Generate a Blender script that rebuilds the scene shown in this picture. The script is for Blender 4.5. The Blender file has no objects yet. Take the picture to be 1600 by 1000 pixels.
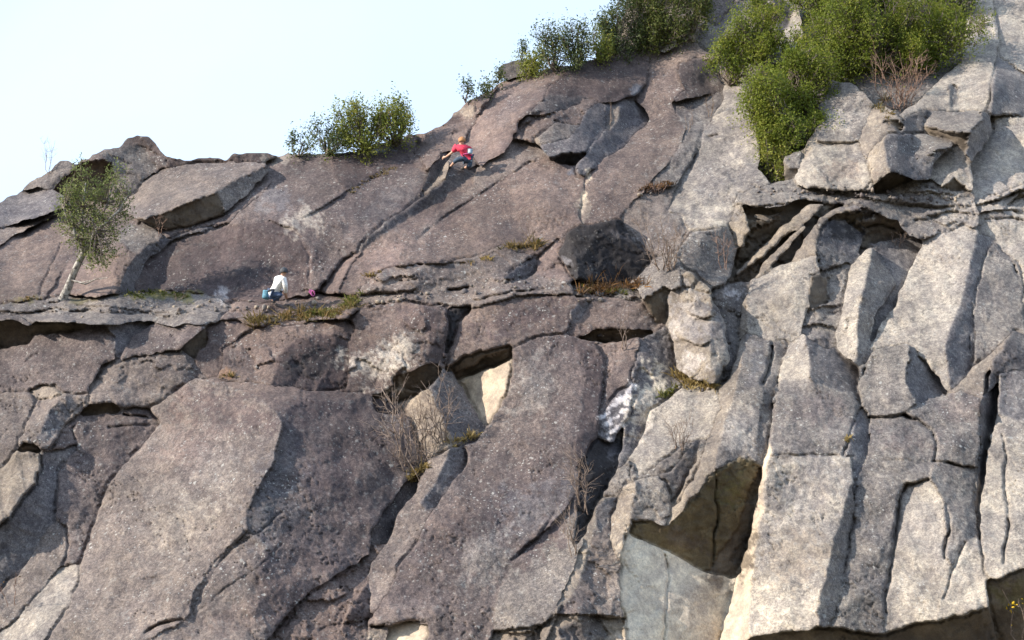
import bpy, bmesh, math, random
import numpy as np
from mathutils import Vector, Matrix

# ------------------------------------------------------------------ camera, sky, sun, exposure
scene = bpy.context.scene
PITCH = math.radians(22.0)
FPX = 2198.0                       # focal length in photo pixels (1600 wide)
CAM = np.array([0.0, 0.0, 1.7])
cam_d = bpy.data.cameras.new('camera'); cam = bpy.data.objects.new('camera', cam_d)
scene.collection.objects.link(cam); scene.camera = cam
cam_d.sensor_width = 36.0; cam_d.lens = 36.0 * FPX / 1600.0
cam_d.clip_start = 0.1; cam_d.clip_end = 6000
cam.location = CAM; cam.rotation_euler = (math.radians(90) + PITCH, 0, 0)

SUN_AZ = math.radians(-66.0)       # left of the direction from the cliff to the camera
SUN_EL = math.radians(24.0)
to_sun = Vector((math.sin(SUN_AZ)*math.cos(SUN_EL), -math.cos(SUN_AZ)*math.cos(SUN_EL), math.sin(SUN_EL)))
world = bpy.data.worlds.new('World'); scene.world = world; world.use_nodes = True
wn = world.node_tree.nodes; wl = world.node_tree.links
bg = wn['Background']; sky = wn.new('ShaderNodeTexSky'); sky.sky_type = 'NISHITA'
sky.sun_disc = False; sky.sun_elevation = SUN_EL
sky.sun_rotation = math.atan2(to_sun.x, to_sun.y)
sky.air_density = 1.0; sky.dust_density = 3.5; sky.ozone_density = 1.0
# thin bright veil of high cloud over the clear sky, the same all round
wtc = wn.new('ShaderNodeTexCoord'); wno = wn.new('ShaderNodeTexNoise')
wno.inputs['Scale'].default_value = 2.2; wno.inputs['Detail'].default_value = 5; wno.inputs['Distortion'].default_value = 0.6
wl.new(wtc.outputs['Generated'], wno.inputs['Vector'])
wmr = wn.new('ShaderNodeMapRange'); wl.new(wno.outputs['Fac'], wmr.inputs[0])
wmr.inputs[1].default_value = 0.3; wmr.inputs[2].default_value = 0.7; wmr.inputs[3].default_value = 0.76; wmr.inputs[4].default_value = 0.98
wmx = wn.new('ShaderNodeMix'); wmx.data_type = 'RGBA'
wl.new(wmr.outputs[0], wmx.inputs[0]); wl.new(sky.outputs[0], wmx.inputs[6]); wmx.inputs[7].default_value = (3.95, 5.05, 6.6, 1)
wl.new(wmx.outputs[2], bg.inputs[0]); bg.inputs[1].default_value = 0.15
sun_d = bpy.data.lights.new('sun', 'SUN'); sun = bpy.data.objects.new('sun', sun_d)
scene.collection.objects.link(sun)
sun_d.energy = 5.0; sun_d.angle = math.radians(0.5); sun_d.color = (1.0, 0.90, 0.76)
sun.rotation_euler = to_sun.to_track_quat('Z', 'Y').to_euler()
vs = scene.view_settings
vs.view_transform = 'Standard'; vs.look = 'None'; vs.gamma = 1.0; vs.use_curve_mapping = False
vs.exposure = 0.68

# ------------------------------------------------------------------ helpers
COL = scene.collection
def link(o, parent=None):
    COL.objects.link(o)
    if parent is not None: o.parent = parent
    return o
def tag(o, label=None, cat=None, group=None, kind=None):
    if label: o['label'] = label
    if cat: o['category'] = cat
    if group: o['group'] = group
    if kind: o['kind'] = kind
    return o
FWD = np.array([0, math.cos(PITCH), math.sin(PITCH)])
UPV = np.array([0, -math.sin(PITCH), math.cos(PITCH)])
RGT = np.array([1.0, 0, 0])
def world_pt(u, v, D):
    """photo pixel and depth (metres in front of the camera) -> world point"""
    u = np.asarray(u, float); v = np.asarray(v, float); D = np.asarray(D, float)
    xc = (u - 800) / FPX * D; yc = (500 - v) / FPX * D
    return CAM + xc[..., None]*RGT + yc[..., None]*UPV + D[..., None]*FWD
def mesh_obj(name, verts, faces, mat, parent=None, smooth=True):
    me = bpy.data.meshes.new(name)
    verts = np.asarray(verts, np.float32)
    me.from_pydata(verts.tolist(), [], [tuple(f) for f in faces])
    if mat: me.materials.append(mat)
    if smooth: me.polygons.foreach_set('use_smooth', np.ones(len(me.polygons), bool))
    return link(bpy.data.objects.new(name, me), parent)

# ------------------------------------------------------------------ node helper
class NT:
    def __init__(s, name):
        s.m = bpy.data.materials.new(name); s.m.use_nodes = True
        s.t = s.m.node_tree; s.n = s.t.nodes; s.b = s.n['Principled BSDF']
    def node(s, ty, **k):
        nd = s.n.new(ty)
        for a, b in k.items(): setattr(nd, a, b)
        return nd
    def put(s, inp, val):
        if hasattr(val, 'links') or isinstance(val, bpy.types.NodeSocket): s.t.links.new(val, inp)
        elif val is not None: inp.default_value = val
    def noise(s, vec, scale, detail=4, rough=0.55, dist=0.0):
        n = s.node('ShaderNodeTexNoise'); s.put(n.inputs['Vector'], vec)
        n.inputs['Scale'].default_value = scale; n.inputs['Detail'].default_value = detail
        n.inputs['Roughness'].default_value = rough; n.inputs['Distortion'].default_value = dist
        return n.outputs['Fac']
    def voro(s, vec, scale, feature='F1', rand=1.0):
        n = s.node('ShaderNodeTexVoronoi', feature=feature); s.put(n.inputs['Vector'], vec)
        n.inputs['Scale'].default_value = scale; n.inputs['Randomness'].default_value = rand
        return n.outputs
    def ramp(s, f, a, b, lo=0.0, hi=1.0):
        n = s.node('ShaderNodeMapRange', interpolation_type='SMOOTHSTEP'); s.put(n.inputs[0], f)
        n.inputs[1].default_value = a; n.inputs[2].default_value = b
        n.inputs[3].default_value = lo; n.inputs[4].default_value = hi
        return n.outputs[0]
    def math(s, op, a, b=None, clamp=False):
        n = s.node('ShaderNodeMath', operation=op, use_clamp=clamp); s.put(n.inputs[0], a)
        if b is not None: s.put(n.inputs[1], b)
        return n.outputs[0]
    def mix(s, f, a, b, mode='MIX'):
        n = s.node('ShaderNodeMix', data_type='RGBA', blend_type=mode)
        s.put(n.inputs[0], f); s.put(n.inputs[6], a); s.put(n.inputs[7], b)
        return n.outputs[2]
    def scale_vec(s, vec, sc):
        n = s.node('ShaderNodeVectorMath', operation='MULTIPLY'); s.put(n.inputs[0], vec)
        n.inputs[1].default_value = sc
        return n.outputs[0]
    def bump(s, h, strength, dist, nrm=None):
        n = s.node('ShaderNodeBump'); n.inputs['Strength'].default_value = strength
        n.inputs['Distance'].default_value = dist; s.put(n.inputs['Height'], h)
        if nrm is not None: s.put(n.inputs['Normal'], nrm)
        return n.outputs[0]

def rock_material():
    k = NT('granite')
    pos = k.node('ShaderNodeNewGeometry').outputs['Position']
    att = k.node('ShaderNodeAttribute', attribute_name='tint').outputs['Color']
    par = k.node('ShaderNodeAttribute', attribute_name='wear')
    sp = k.node('ShaderNodeSeparateColor'); k.t.links.new(par.outputs['Color'], sp.inputs[0])
    lich, wet, dark = sp.outputs[0], sp.outputs[1], sp.outputs[2]
    n_big = k.noise(pos, 0.55, 5, 0.6, 0.6)
    n_mid = k.noise(pos, 2.6, 6, 0.65, 0.4)
    n_fin = k.noise(pos, 11.0, 6, 0.75)
    n_grn = k.noise(pos, 30.0, 3, 0.75)
    c = k.mix(k.ramp(n_big, 0.32, 0.68), (0.80, 0.79, 0.82, 1), (1.17, 1.14, 1.09, 1))
    c = k.mix(1.0, att, c, 'MULTIPLY')
    m = k.mix(k.ramp(n_mid, 0.33, 0.68), (0.76, 0.75, 0.78, 1), (1.20, 1.19, 1.17, 1))
    c = k.mix(1.0, c, m, 'MULTIPLY')
    m = k.mix(k.ramp(n_fin, 0.39, 0.61), (0.69, 0.68, 0.71, 1), (1.31, 1.30, 1.28, 1))
    gr = k.math('ADD', k.math('MULTIPLY', lich, 0.85), 0.25, clamp=True)
    c = k.mix(gr, c, m, 'MULTIPLY')
    m = k.mix(k.ramp(n_grn, 0.40, 0.60), (0.70, 0.70, 0.72, 1), (1.30, 1.30, 1.29, 1))
    c = k.mix(gr, c, m, 'MULTIPLY')
    # dark crusty lichen
    d = k.noise(pos, 5.5, 7, 0.75, 0.8)
    dm = k.math('MULTIPLY', k.ramp(d, 0.52, 0.60), k.ramp(k.noise(pos, 0.9, 4, 0.6), 0.40, 0.62))
    dm = k.math('MULTIPLY', dm, dark, clamp=True)
    c = k.mix(dm, c, (0.045, 0.042, 0.046, 1))
    # pale lichen spots of several sizes
    wp = k.node('ShaderNodeVectorMath', operation='ADD'); k.put(wp.inputs[0], pos)
    wnz = k.node('ShaderNodeTexNoise'); k.put(wnz.inputs['Vector'], pos); wnz.inputs['Scale'].default_value = 9.0
    k.put(wp.inputs[1], k.scale_vec(wnz.outputs['Color'], (0.12, 0.12, 0.12)))
    dens = k.ramp(k.noise(pos, 0.8, 4, 0.65), 0.42, 0.66)
    spots = None
    for sc, a, b in ((3.2, 0.10, 0.17), (6.5, 0.13, 0.20), (12.0, 0.16, 0.26)):
        vo = k.voro(wp.outputs[0], sc)
        s0 = k.ramp(vo['Distance'], b, a)
        rnd = k.node('ShaderNodeSeparateColor'); k.t.links.new(vo['Color'], rnd.inputs[0])
        s0 = k.math('MULTIPLY', s0, k.ramp(rnd.outputs[0], 0.48, 0.56))
        spots = s0 if spots is None else k.math('MAXIMUM', spots, s0)
    spots = k.math('MULTIPLY', spots, k.math('MULTIPLY', k.math('ADD', k.math('MULTIPLY', dens, 0.72), 0.12), lich), clamp=True)
    c = k.mix(spots, c, (0.47, 0.47, 0.45, 1))
    crust = k.math('MULTIPLY', k.math('MULTIPLY', k.ramp(k.noise(pos, 4.2, 8, 0.8, 0.5), 0.55, 0.66), lich), 0.34, clamp=True)
    c = k.mix(crust, c, (0.40, 0.40, 0.385, 1))
    k.put(k.b.inputs['Base Color'], c)
    r = k.node('ShaderNodeMapRange'); k.put(r.inputs[0], wet); r.inputs[3].default_value = 0.88; r.inputs[4].default_value = 0.16
    k.put(k.b.inputs['Roughness'], r.outputs[0])
    k.b.inputs['Specular IOR Level'].default_value = 0.3
    h = k.math('ADD', k.math('MULTIPLY', n_mid, 0.55), k.math('ADD', k.math('MULTIPLY', n_fin, 0.45), k.math('MULTIPLY', n_grn, 0.20)))
    k.put(k.b.inputs['Normal'], k.bump(h, 0.62, 0.085))
    return k.m
ROCK = rock_material()

# ------------------------------------------------------------------ the cliff: traced facets with real orientations, integrated to depth
CELL = 2.0
U0, V0, U1, V1 = -140.0, -110.0, 1740.0, 1110.0
W = int((U1-U0)/CELL); H = int((V1-V0)/CELL)
gu = U0 + (np.arange(W)+0.5)*CELL; gv = V0 + (np.arange(H)+0.5)*CELL
UU, VV = np.meshgrid(gu, gv)
rng = np.random.default_rng(7)

TINT = {  # rock colours, some with painted light and shade, plus lichen / wet / dark-crust amounts
 'purp':  ((0.124, 0.101, 0.1), 0.75, 0, 0.45),
 'dpurp': ((0.076, 0.056, 0.058), 0.55, 0, 0.45),
 'brown': ((0.141, 0.107, 0.097), 0.65, 0, 0.35),
 'pink':  ((0.205, 0.153, 0.139), 0.45, 0, 0.25),
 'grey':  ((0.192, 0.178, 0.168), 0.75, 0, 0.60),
 'dgrey': ((0.105, 0.098, 0.103), 0.65, 0, 0.50),  # dark rock, and shade painted on faces turned from the sun
 'blue':  ((0.135, 0.134, 0.148), 0.70, 0, 0.40),  # bluish rock, and sky-lit shade painted on right-facing faces
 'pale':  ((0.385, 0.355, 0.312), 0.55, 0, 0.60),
 'tan':   ((0.285, 0.245, 0.200), 0.45, 0, 0.30),  # tan rock, and sunlight painted on left-facing faces
 'gbrown': ((0.176, 0.15, 0.138), 0.70, 0, 0.45),
 'cream': ((0.600, 0.510, 0.390), 0.05, 0, 0.05),
 'conc':  ((0.660, 0.600, 0.490), 0.15, 0, 0.15),
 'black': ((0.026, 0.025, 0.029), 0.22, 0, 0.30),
 'umber': ((0.135, 0.108, 0.078), 0.05, 0, 0.40),  # dark brown painted into undersides and hollows as their shade
 'olive': ((0.155, 0.12, 0.06), 0.05, 0, 0.40),
 'white': ((0.600, 0.580, 0.580), 0.30, 0, 0.60),
}
FAC = []      # (object key, polygon, az, el, tint, outset, soft)
OBJ = {}      # key -> (name, label, category, group)   (None label = part of the cliff)
def O(key, name, label=None, cat=None, group=None): OBJ[key] = (name, label, cat, group)
def F(key, az, el, tint, pts, out=0.0, soft=0.0):
    FAC.append((key, [tuple(p) for p in pts], az, el, tint, out, soft))
    if key not in OBJ: O(key, 'rock_slab')
STEP = []; CRACK = []; PATCH = []
def S(h, *pts): STEP.append((h, pts))
def C(depth, width, *pts): CRACK.append((depth, width, pts))
def P(tint, strength, u, v, ru, rv, rot=0, lich=None): PATCH.append((tint, strength, u, v, ru, rv, rot, lich))
TINT['wet'] = ((0.11, 0.115, 0.135), 0.1, 1, 0.2)
TINT['moss'] = ((0.13, 0.12, 0.035), 0.0, 0, 0.4)
TINT['rust'] = ((0.30, 0.17, 0.09), 0.0, 0, 0.2)
O('face', 'cliff_face')
F('face', -5, 28, 'brown', [(-160,352),(0,316),(27,301),(45,283),(68,270),(92,251),(105,248),(119,254),(126,251),(160,234),(187,228),(197,217),(214,211),(233,212),(245,228),(262,243),(287,250),(335,244),(354,248),(357,241),(400,238),(440,242),(520,238),(575,232),(600,222),(640,212),(662,207),(690,197),(700,187),(722,165),(745,152),(770,138),(782,130),(812,117),(850,108),(890,102),(945,80),(960,60),(985,20),(1010,-130),(1760,-130),(1760,1130),(-160,1130)])
# ---- hill under the bushes at the top
O('hill', 'vegetated_slope')
F('hill', -3, 34, 'tan', [(935,84),(950,55),(975,25),(1000,-130),(1160,-130),(1110,40),(1092,66),(1060,64),(1020,82),(985,80)])
F('hill', -2, 31, 'grey', [(1085,55),(1110,30),(1150,-130),(1530,-130),(1505,50),(1500,96),(1440,152),(1405,178),(1366,165),(1339,134),(1297,125),(1277,165),(1284,187),(1250,235),(1222,275),(1200,285),(1185,262),(1178,130),(1130,120)], -0.8)
O('pillar', 'rock_rib')
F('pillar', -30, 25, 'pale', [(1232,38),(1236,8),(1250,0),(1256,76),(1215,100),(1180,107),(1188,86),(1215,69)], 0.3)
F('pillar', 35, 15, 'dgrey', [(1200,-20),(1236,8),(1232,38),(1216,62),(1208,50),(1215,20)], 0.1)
# ---- top left boulders and slabs
O('bld_far', 'boulder', 'grey rounded boulder at the far left of the skyline', 'boulder')
F('bld_far', 5, 30, 'grey', [(27,301),(45,283),(68,270),(92,251),(105,248),(119,254),(102,275),(85,297),(60,294),(40,301)], -0.3)
O('dome', 'boulder', 'big domed boulder with a dark hollow on the left skyline', 'boulder')
F('dome', -25, 30, 'purp', [(83,294),(97,275),(126,251),(160,234),(187,228),(197,217),(214,211),(233,212),(245,228),(262,243),(282,246),(287,250),(272,262),(238,272),(206,304),(190,300),(175,285)], 0.2, 0.4)
F('dome', 25, 25, 'grey', [(155,240),(187,230),(215,228),(232,240),(246,262),(238,272),(206,304),(185,298),(178,270),(170,252)], 0.2, 0.4)
F('dome', 15, 5, 'dpurp', [(197,217),(214,211),(233,212),(245,228),(262,243),(240,240),(215,226)], 0.2)
F('dome', 20, -48, 'umber', [(83,296),(97,278),(126,255),(150,250),(174,254),(176,270),(170,285),(136,300),(112,299)], -0.25)
O('rim1', 'skyline_ledge'); F('rim1', 10, 10, 'dpurp', [(262,246),(287,250),(335,244),(354,248),(340,254),(289,258),(262,262)], 0.15)
O('rim2', 'skyline_ledge'); F('rim2', 10, 5, 'dpurp', [(357,241),(400,238),(440,242),(425,250),(400,253),(360,251)], 0.2)
F('sl_a', -12, 38, 'blue', [(-160,352),(0,316),(27,301),(60,294),(88,297),(96,326),(40,345),(0,358),(-160,412)], 0.15, .3)
F('sl_b', -12, 38, 'gbrown', [(-160,410),(0,358),(96,327),(88,337),(45,358),(0,384),(-160,450)], 0.05)
F('sl_c', -18, 34, 'brown', [(-160,448),(0,384),(88,337),(130,325),(200,348),(235,350),(258,372),(230,383),(205,405),(186,460),(110,464),(0,476),(-160,486)], 0.0, .3)
F('sl_c', -30, 30, 'pink', [(70,470),(88,440),(110,405),(150,390),(185,400),(190,430),(170,462)], 0.0, .8)
F('sl_c', 15, 40, 'grey', [(190,356),(205,350),(235,348),(258,370),(228,384),(210,395),(180,375)], 0.0, .6)
O('tilt', 'tilted_flake')
F('tilt', -18, 42, 'gbrown', [(206,306),(238,272),(289,257),(340,252),(400,252),(419,262),(374,277),(343,299),(299,316),(258,333),(218,344)], 0.35, .1)
F('tilt', 15, -38, 'umber', [(218,344),(258,333),(299,316),(343,299),(350,334),(300,352),(260,361),(244,354)], 0.2)
F('tilt', 42, 0, 'grey', [(343,299),(374,277),(419,262),(417,272),(388,306),(350,335)], 0.3)
F('sl_d', -12, 40, 'purp', [(262,376),(244,356),(262,360),(300,353),(350,336),(388,307),(417,272),(430,262),(425,290),(400,310),(360,345),(300,372)], 0.0, .5)
# groove under the tilted flake
O('groove', 'rock_rib')
F('groove', 74, 5, 'blue', [(186,460),(192,430),(205,405),(230,383),(258,372),(268,372),(300,360),(355,348),(356,352),(305,368),(270,380),(248,394),(226,414),(212,438),(207,459)], 0.05)
# ---- the wide upper slab
O('bowl', 'upper_slab')
F('bowl', -3, 40, 'purp', [(419,262),(425,250),(440,243),(520,238),(575,233),(600,224),(640,213),(662,208),(690,240),(668,268),(655,302),(600,345),(565,380),(530,420),(498,456),(440,472),(360,472),(207,460),(226,414),(262,380),(305,366),(355,350),(400,310),(425,285)], 0.0, .9)
F('bowl', -14, 24, 'dpurp', [(207,460),(226,414),(262,382),(310,366),(360,352),(420,345),(455,355),(482,385),(488,420),(478,452),(440,472),(360,472)], 0.0, .9)
F('bowl', 14, 40, 'dpurp', [(520,240),(575,234),(640,214),(660,210),(640,235),(650,262),(620,262),(540,298),(520,275)], 0.0, .9)
F('bowl', 10, 34, 'purp', [(455,350),(540,298),(620,262),(668,268),(655,302),(600,345),(565,380),(530,420),(498,456),(478,452),(488,420),(482,385)], 0.03, .7)
F('bowl', -25, 35, 'brown', [(636,238),(662,208),(692,240),(668,266),(650,262)], 0.05, .4)
C(0.10, 2.5, (530,300),(560,290),(590,272),(622,262)); S(0.12, (460,345),(540,299),(622,262))
C(0.2, 2.0, (0,357),(50,342),(96,327)); C(0.25, 2.5, (-40,402),(0,385),(45,359),(90,336)); C(0.2, 2.2, (62,462),(70,435),(88,400),(95,380))
C(0.12, 2, (270,376),(310,366),(356,350)); C(0.12, 2, (280,290),(300,287),(322,286))
C(0.08, 3, (440,352),(470,372),(484,402),(482,450))
# ---- climber's corner
F('knob', -30, 25, 'brown', [(655,210),(690,197),(700,187),(722,165),(745,152),(770,138),(784,130),(768,150),(751,177),(740,196),(728,218),(705,234),(690,240),(668,266),(648,240)], 0.05, .2)
F('knob', -45, 15, 'tan', [(706,184),(722,168),(742,164),(738,180),(722,192),(728,186),(716,178)], 0.1)
F('knob', 25, -10, 'dpurp', [(690,197),(703,186),(716,180),(722,190),(706,196)], 0.0)
C(0.15, 2.5, (688,222),(700,212),(716,206),(730,200))
F('slab_d', -26, 34, 'pink', [(724,222),(744,190),(751,177),(768,150),(784,130),(812,117),(880,107),(885,116),(860,136),(832,172),(812,190),(803,217),(790,240),(748,260),(738,244),(728,226)], 0.05, .4)
P('brown', .8, 800, 140, 70, 16, -30); P('purp', .6, 790, 180, 50, 8, -55); P('purp', .5, 830, 130, 50, 8, -20)
C(0.10, 2.5, (782,146),(795,138),(806,137))
F('foothold', 15, 25, 'dgrey', [(700,246),(714,232),(728,224),(738,244),(747,259),(700,282),(697,277),(703,262)], 0.0)
F('nick', 65, 8, 'dgrey', [(654,304),(662,280),(676,262),(694,240),(702,236),(700,246),(686,268),(672,290),(664,299)], -0.1)
F('paleface', -55, 16, 'tan', [(660,300),(672,290),(688,264),(700,246),(703,262),(697,278),(680,289)], 0.0)
F('crest', 8, 28, 'dpurp', [(856,138),(885,113),(938,86),(985,79),(1003,82),(1014,102),(1014,132),(989,151),(917,153),(853,150)], 0.12, .6)
F('crest', 20, 18, 'dgrey', [(853,150),(917,153),(898,164),(868,172),(822,179),(838,163)], 0.1)
F('chunk', -10, 30, 'brown', [(802,217),(812,190),(822,180),(868,174),(898,164),(917,154),(928,160),(915,172),(905,197),(870,190),(838,213),(838,222)], 0.0, .3)
S(0.25, (818,180),(845,181),(868,175)); C(0.2, 2.2, (802,232),(812,229),(820,227))
F('chunk2', 12, 24, 'grey', [(838,213),(870,190),(905,196),(886,215),(860,222),(840,224)], 0.15)
F('chunk2', -45, 10, 'tan', [(834,216),(840,212),(843,228),(838,226)], 0.15)
F('hump', 30, 24, 'blue', [(843,228),(886,215),(905,196),(915,172),(928,161),(945,165),(949,195),(940,210),(925,222),(920,240),(872,243),(856,247)], 0.2, .5)
F('hump', 10, -60, 'black', [(852,246),(872,243),(916,240),(895,251),(862,257)], -0.2)  # underside painted black for its shade
F('gully', 42, 22, 'blue', [(945,165),(970,158),(990,150),(1002,170),(1016,185),(996,205),(962,235),(946,242),(928,263),(903,271),(906,260),(925,225),(949,198)], -0.05, .4)
F('gully', -30, 20, 'tan', [(955,172),(966,160),(968,180),(958,195),(950,205),(952,190)], -0.1)
C(0.3, 2.2, (903,270),(920,267),(936,265)); P('cream', .7, 913, 305, 7, 30, 8); P('tan', .6, 912, 325, 12, 22, 5)
F('slab_e', -16, 32, 'brown', [(1013,130),(1015,100),(1025,85),(1060,62),(1090,66),(1112,85),(1120,100),(1100,95),(1060,100),(1056,120),(1070,138),(1048,158),(1055,180),(1072,200),(1065,225),(1036,270),(1010,292),(985,312),(940,328),(918,345),(905,340),(912,300),(930,264),(962,236),(1000,203),(1016,185),(990,152)], 0.0, .5)
F('bulge', 30, 20, 'dpurp', [(1060,98),(1085,88),(1112,95),(1120,120),(1115,148),(1085,165),(1055,166),(1048,158),(1070,140),(1057,120)], 0.1, .3)
F('strip', 12, 30, 'dgrey', [(1048,160),(1110,150),(1134,150),(1100,202),(1085,245),(1062,286),(1010,296),(1040,262),(1066,222),(1072,198)], -0.03, .3)
F('eye', -18, 34, 'pale', [(1134,148),(1155,130),(1180,128),(1186,262),(1204,284),(1152,300),(1146,330),(1120,350),(1060,335),(1040,330),(1062,286),(1085,245),(1100,202)], 0.05, .3)
P('grey', .9, 1110, 250, 60, 120, 20)
C(0.45, 2.6, (1100,196),(1092,222),(1085,250),(1072,278)); C(0.25, 5, (1108,214),(1120,211),(1132,211)); C(0.2, 2, (1018,132),(1010,92))
F('strip2', -5, 30, 'gbrown', [(1000,310),(1062,288),(1042,330),(1060,336),(1040,372),(1000,385),(985,350)], 0.0, .2)
C(0.18, 2.2, (990,302),(1030,292),(1062,286)); C(0.2, 2.2, (1040,330),(1062,300))
# ---- central slab below the ridge
O('centre', 'centre_slab')
F('centre', -5, 33, 'brown', [(498,457),(530,420),(560,395),(590,372),(640,338),(700,300),(745,262),(790,241),(803,217),(838,228),(856,248),(903,270),(910,300),(905,345),(882,362),(872,395),(838,400),(780,382),(740,400),(640,415),(600,416),(575,440),(556,462),(528,464)], 0.0, .4)
F('centre', 58, 12, 'dgrey', [(556,396),(575,368),(620,335),(700,280),(745,257),(756,264),(700,301),(640,339),(590,373),(566,394)], 0.0, .1)  # dark band: shade of the riser painted grey
F('centre', -40, 28, 'pink', [(496,457),(512,436),(536,408),(556,394),(566,394),(540,430),(530,462)], 0.08, .2)
F('centre', 8, 34, 'gbrown', [(745,262),(790,241),(803,218),(838,228),(852,244),(810,262),(775,285),(740,306),(706,331),(655,374),(640,372),(690,325),(740,290)], 0.0, .4)
C(0.08, 1.7, (652,374),(706,331),(742,306),(782,284),(830,250)); C(0.08, 1.8, (815,318),(840,290))
S(0.07, (640,376),(700,333),(745,305),(800,262))
P('pink', .5, 600, 400, 40, 25, -30); P('dpurp', .5, 700, 330, 70, 25, -30)
# ---- stepped ledges in the middle
O('ledges', 'stepped_ledge')
F('ledges', -5, 22, 'gbrown', [(552,464),(575,440),(600,418),(640,413),(730,405),(780,384),(838,400),(836,426),(893,440),(900,462),(800,466),(740,482),(700,482),(640,472),(570,476),(540,498),(535,470)], 0.1, .1)
F('ledges', -20, 40, 'pink', [(838,400),(872,372),(886,402),(893,440),(838,430)], 0.12, .1)
F('wedge', 55, 5, 'blue', [(782,436),(822,409),(838,396),(837,426),(818,436)], 0.1)
S(0.25, (596,421),(640,414),(690,412),(730,409)); C(0.3, 2.6, (598,421),(640,414),(690,412),(726,410))
S(0.19, (550,464),(590,456),(645,454),(655,448)); C(0.3, 3.0, (552,466),(590,458),(645,456))
S(0.17, (695,456),(730,448),(735,446)); C(0.3, 2.4, (700,453),(730,449)); S(0.17, (735,478),(800,464),(860,460),(905,458)); C(0.2, 2.4, (620,440),(650,436))
S(0.11, (560,484),(600,474),(660,470)); C(0.25, 3, (545,492),(570,480),(600,472)); C(0.2, 2, (740,470),(800,455),(850,452))
F('ledge_r', -8, 45, 'grey', [(893,440),(930,455),(1000,452),(1002,475),(960,465),(900,465)], 0.05)
O('blackrock', 'boulder', 'black lichened boulder standing behind orange heather', 'boulder')
F('blackrock', -35, 15, 'black', [(870,399),(889,362),(902,355),(905,392),(905,437),(892,436),(884,419)], 0.5)
F('blackrock', 22, -18, 'black', [(889,362),(908,353),(966,358),(995,380),(1002,405),(985,425),(940,432),(905,437),(900,400)], 0.5)
P('dgrey', .5, 965, 366, 24, 6, 20); P('blue', .8, 883, 405, 14, 5, 35)
# ---- long ledge on the left
O('ledge_l', 'long_ledge')
F('ledge_l', -5, 45, 'grey', [(-160,484),(0,475),(110,463),(205,458),(300,456),(345,466),(362,480),(345,494),(318,506),(240,504),(162,508),(135,507),(50,503),(0,492),(-160,496)], 0.15, .1)
S(0.19, (-100,492),(0,486),(60,486),(140,484)); C(0.25, 2.5, (60,487),(140,484),(215,489),(300,490)); S(0.14, (90,476),(170,479),(260,494),(330,490)); C(0.15, 2.2, (0,478),(90,473),(108,462))
P('moss', .75, 245, 461, 70, 7, -2); P('moss', .6, 290, 466, 22, 7, 5); P('moss', .5, 130, 470, 40, 5, -5); P('moss', .5, 30, 468, 30, 7, -8)
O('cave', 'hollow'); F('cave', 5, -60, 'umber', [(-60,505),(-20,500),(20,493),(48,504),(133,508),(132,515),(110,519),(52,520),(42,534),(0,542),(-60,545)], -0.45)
F('cavelip', -10, 30, 'dgrey', [(-160,498),(0,491),(30,492),(50,504),(46,512),(20,500),(-20,506),(-160,512)], 0.2)
F('sl_h', -8, 26, 'purp', [(-160,545),(0,544),(42,536),(55,522),(110,519),(135,512),(162,508),(178,525),(180,557),(162,568),(140,612),(100,612),(86,602),(48,612),(0,612),(-160,618)], 0.05, .1)
F('sl_h2', 45, 18, 'blue', [(162,508),(230,503),(240,507),(205,525),(190,552),(180,558),(178,525)], 0.0)
F('sl_h3', -10, 30, 'purp', [(190,552),(205,525),(240,507),(315,508),(322,514),(300,530),(284,546),(225,556),(188,566)], 0.15)
F('notch', 40, -20, 'umber', [(283,547),(300,530),(322,513),(332,520),(325,535),(302,560)], -0.25)
F('sl_h4', 0, 26, 'gbrown', [(138,612),(162,568),(188,564),(225,556),(284,547),(303,560),(310,575),(322,588),(305,592),(275,606),(250,612),(180,632),(140,630)], 0.05)
C(0.25, 2.4, (140,610),(160,580),(165,565),(185,555)); C(0.2, 2.0, (-20,612),(20,611),(48,613)); C(0.15, 1.8, (40,565),(52,555),(60,552)); C(0.1, 1.8, (190,575),(210,560),(225,556))
F('sl_k4', -12, 24, 'brown', [(322,514),(380,500),(400,510),(372,530),(350,548),(345,575),(322,588),(308,574),(303,560),(326,534)], 0.0)
F('rnd1', -25, 22, 'gbrown', [(59,627),(97,617),(138,614),(140,632),(128,640),(108,660),(86,692),(65,706),(27,703),(32,676),(49,649)], 0.15, .3)
F('rnd1', 30, 20, 'blue', [(75,640),(110,625),(112,650),(90,675),(70,690),(55,690)], 0.15, .3)
F('arch', 10, -45, 'umber', [(128,640),(140,632),(176,631),(179,640),(160,648),(134,648)], -0.3)
F('arch2', 10, -40, 'umber', [(26,704),(36,692),(52,694),(64,706),(48,712)], -0.2)
F('chip', -25, 25, 'tan', [(48,612),(60,602),(86,602),(96,616),(62,626)], 0.05)
F('sl_i1', -5, 22, 'gbrown', [(-160,618),(0,612),(48,613),(56,630),(38,665),(26,702),(0,732),(-160,765)], 0.1, .1)
C(0.25, 2.5, (60,620),(40,660),(25,702),(0,735)); 
F('sl_i4', 40, 16, 'blue', [(65,708),(100,700),(121,695),(119,703),(92,730),(87,768),(81,816),(43,876),(0,924),(-160,1010),(-160,862),(0,827),(32,789),(59,752)], -0.05, .1)
F('sl_i5', -22, 26, 'tan', [(-160,765),(0,732),(24,704),(62,708),(64,732),(57,752),(30,787),(0,818),(-160,855)], 0.12, .2)
C(0.25, 2.5, (60,745),(40,778),(0,822))
F('sl_i6', 12, 20, 'purp', [(86,692),(108,660),(134,648),(178,642),(250,660),(245,668),(225,690),(190,728),(165,765),(140,830),(125,880),(97,883),(108,850),(104,825),(95,815),(85,800),(87,768),(92,730),(119,703),(121,695),(65,708)], 0.0, .2)
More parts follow.
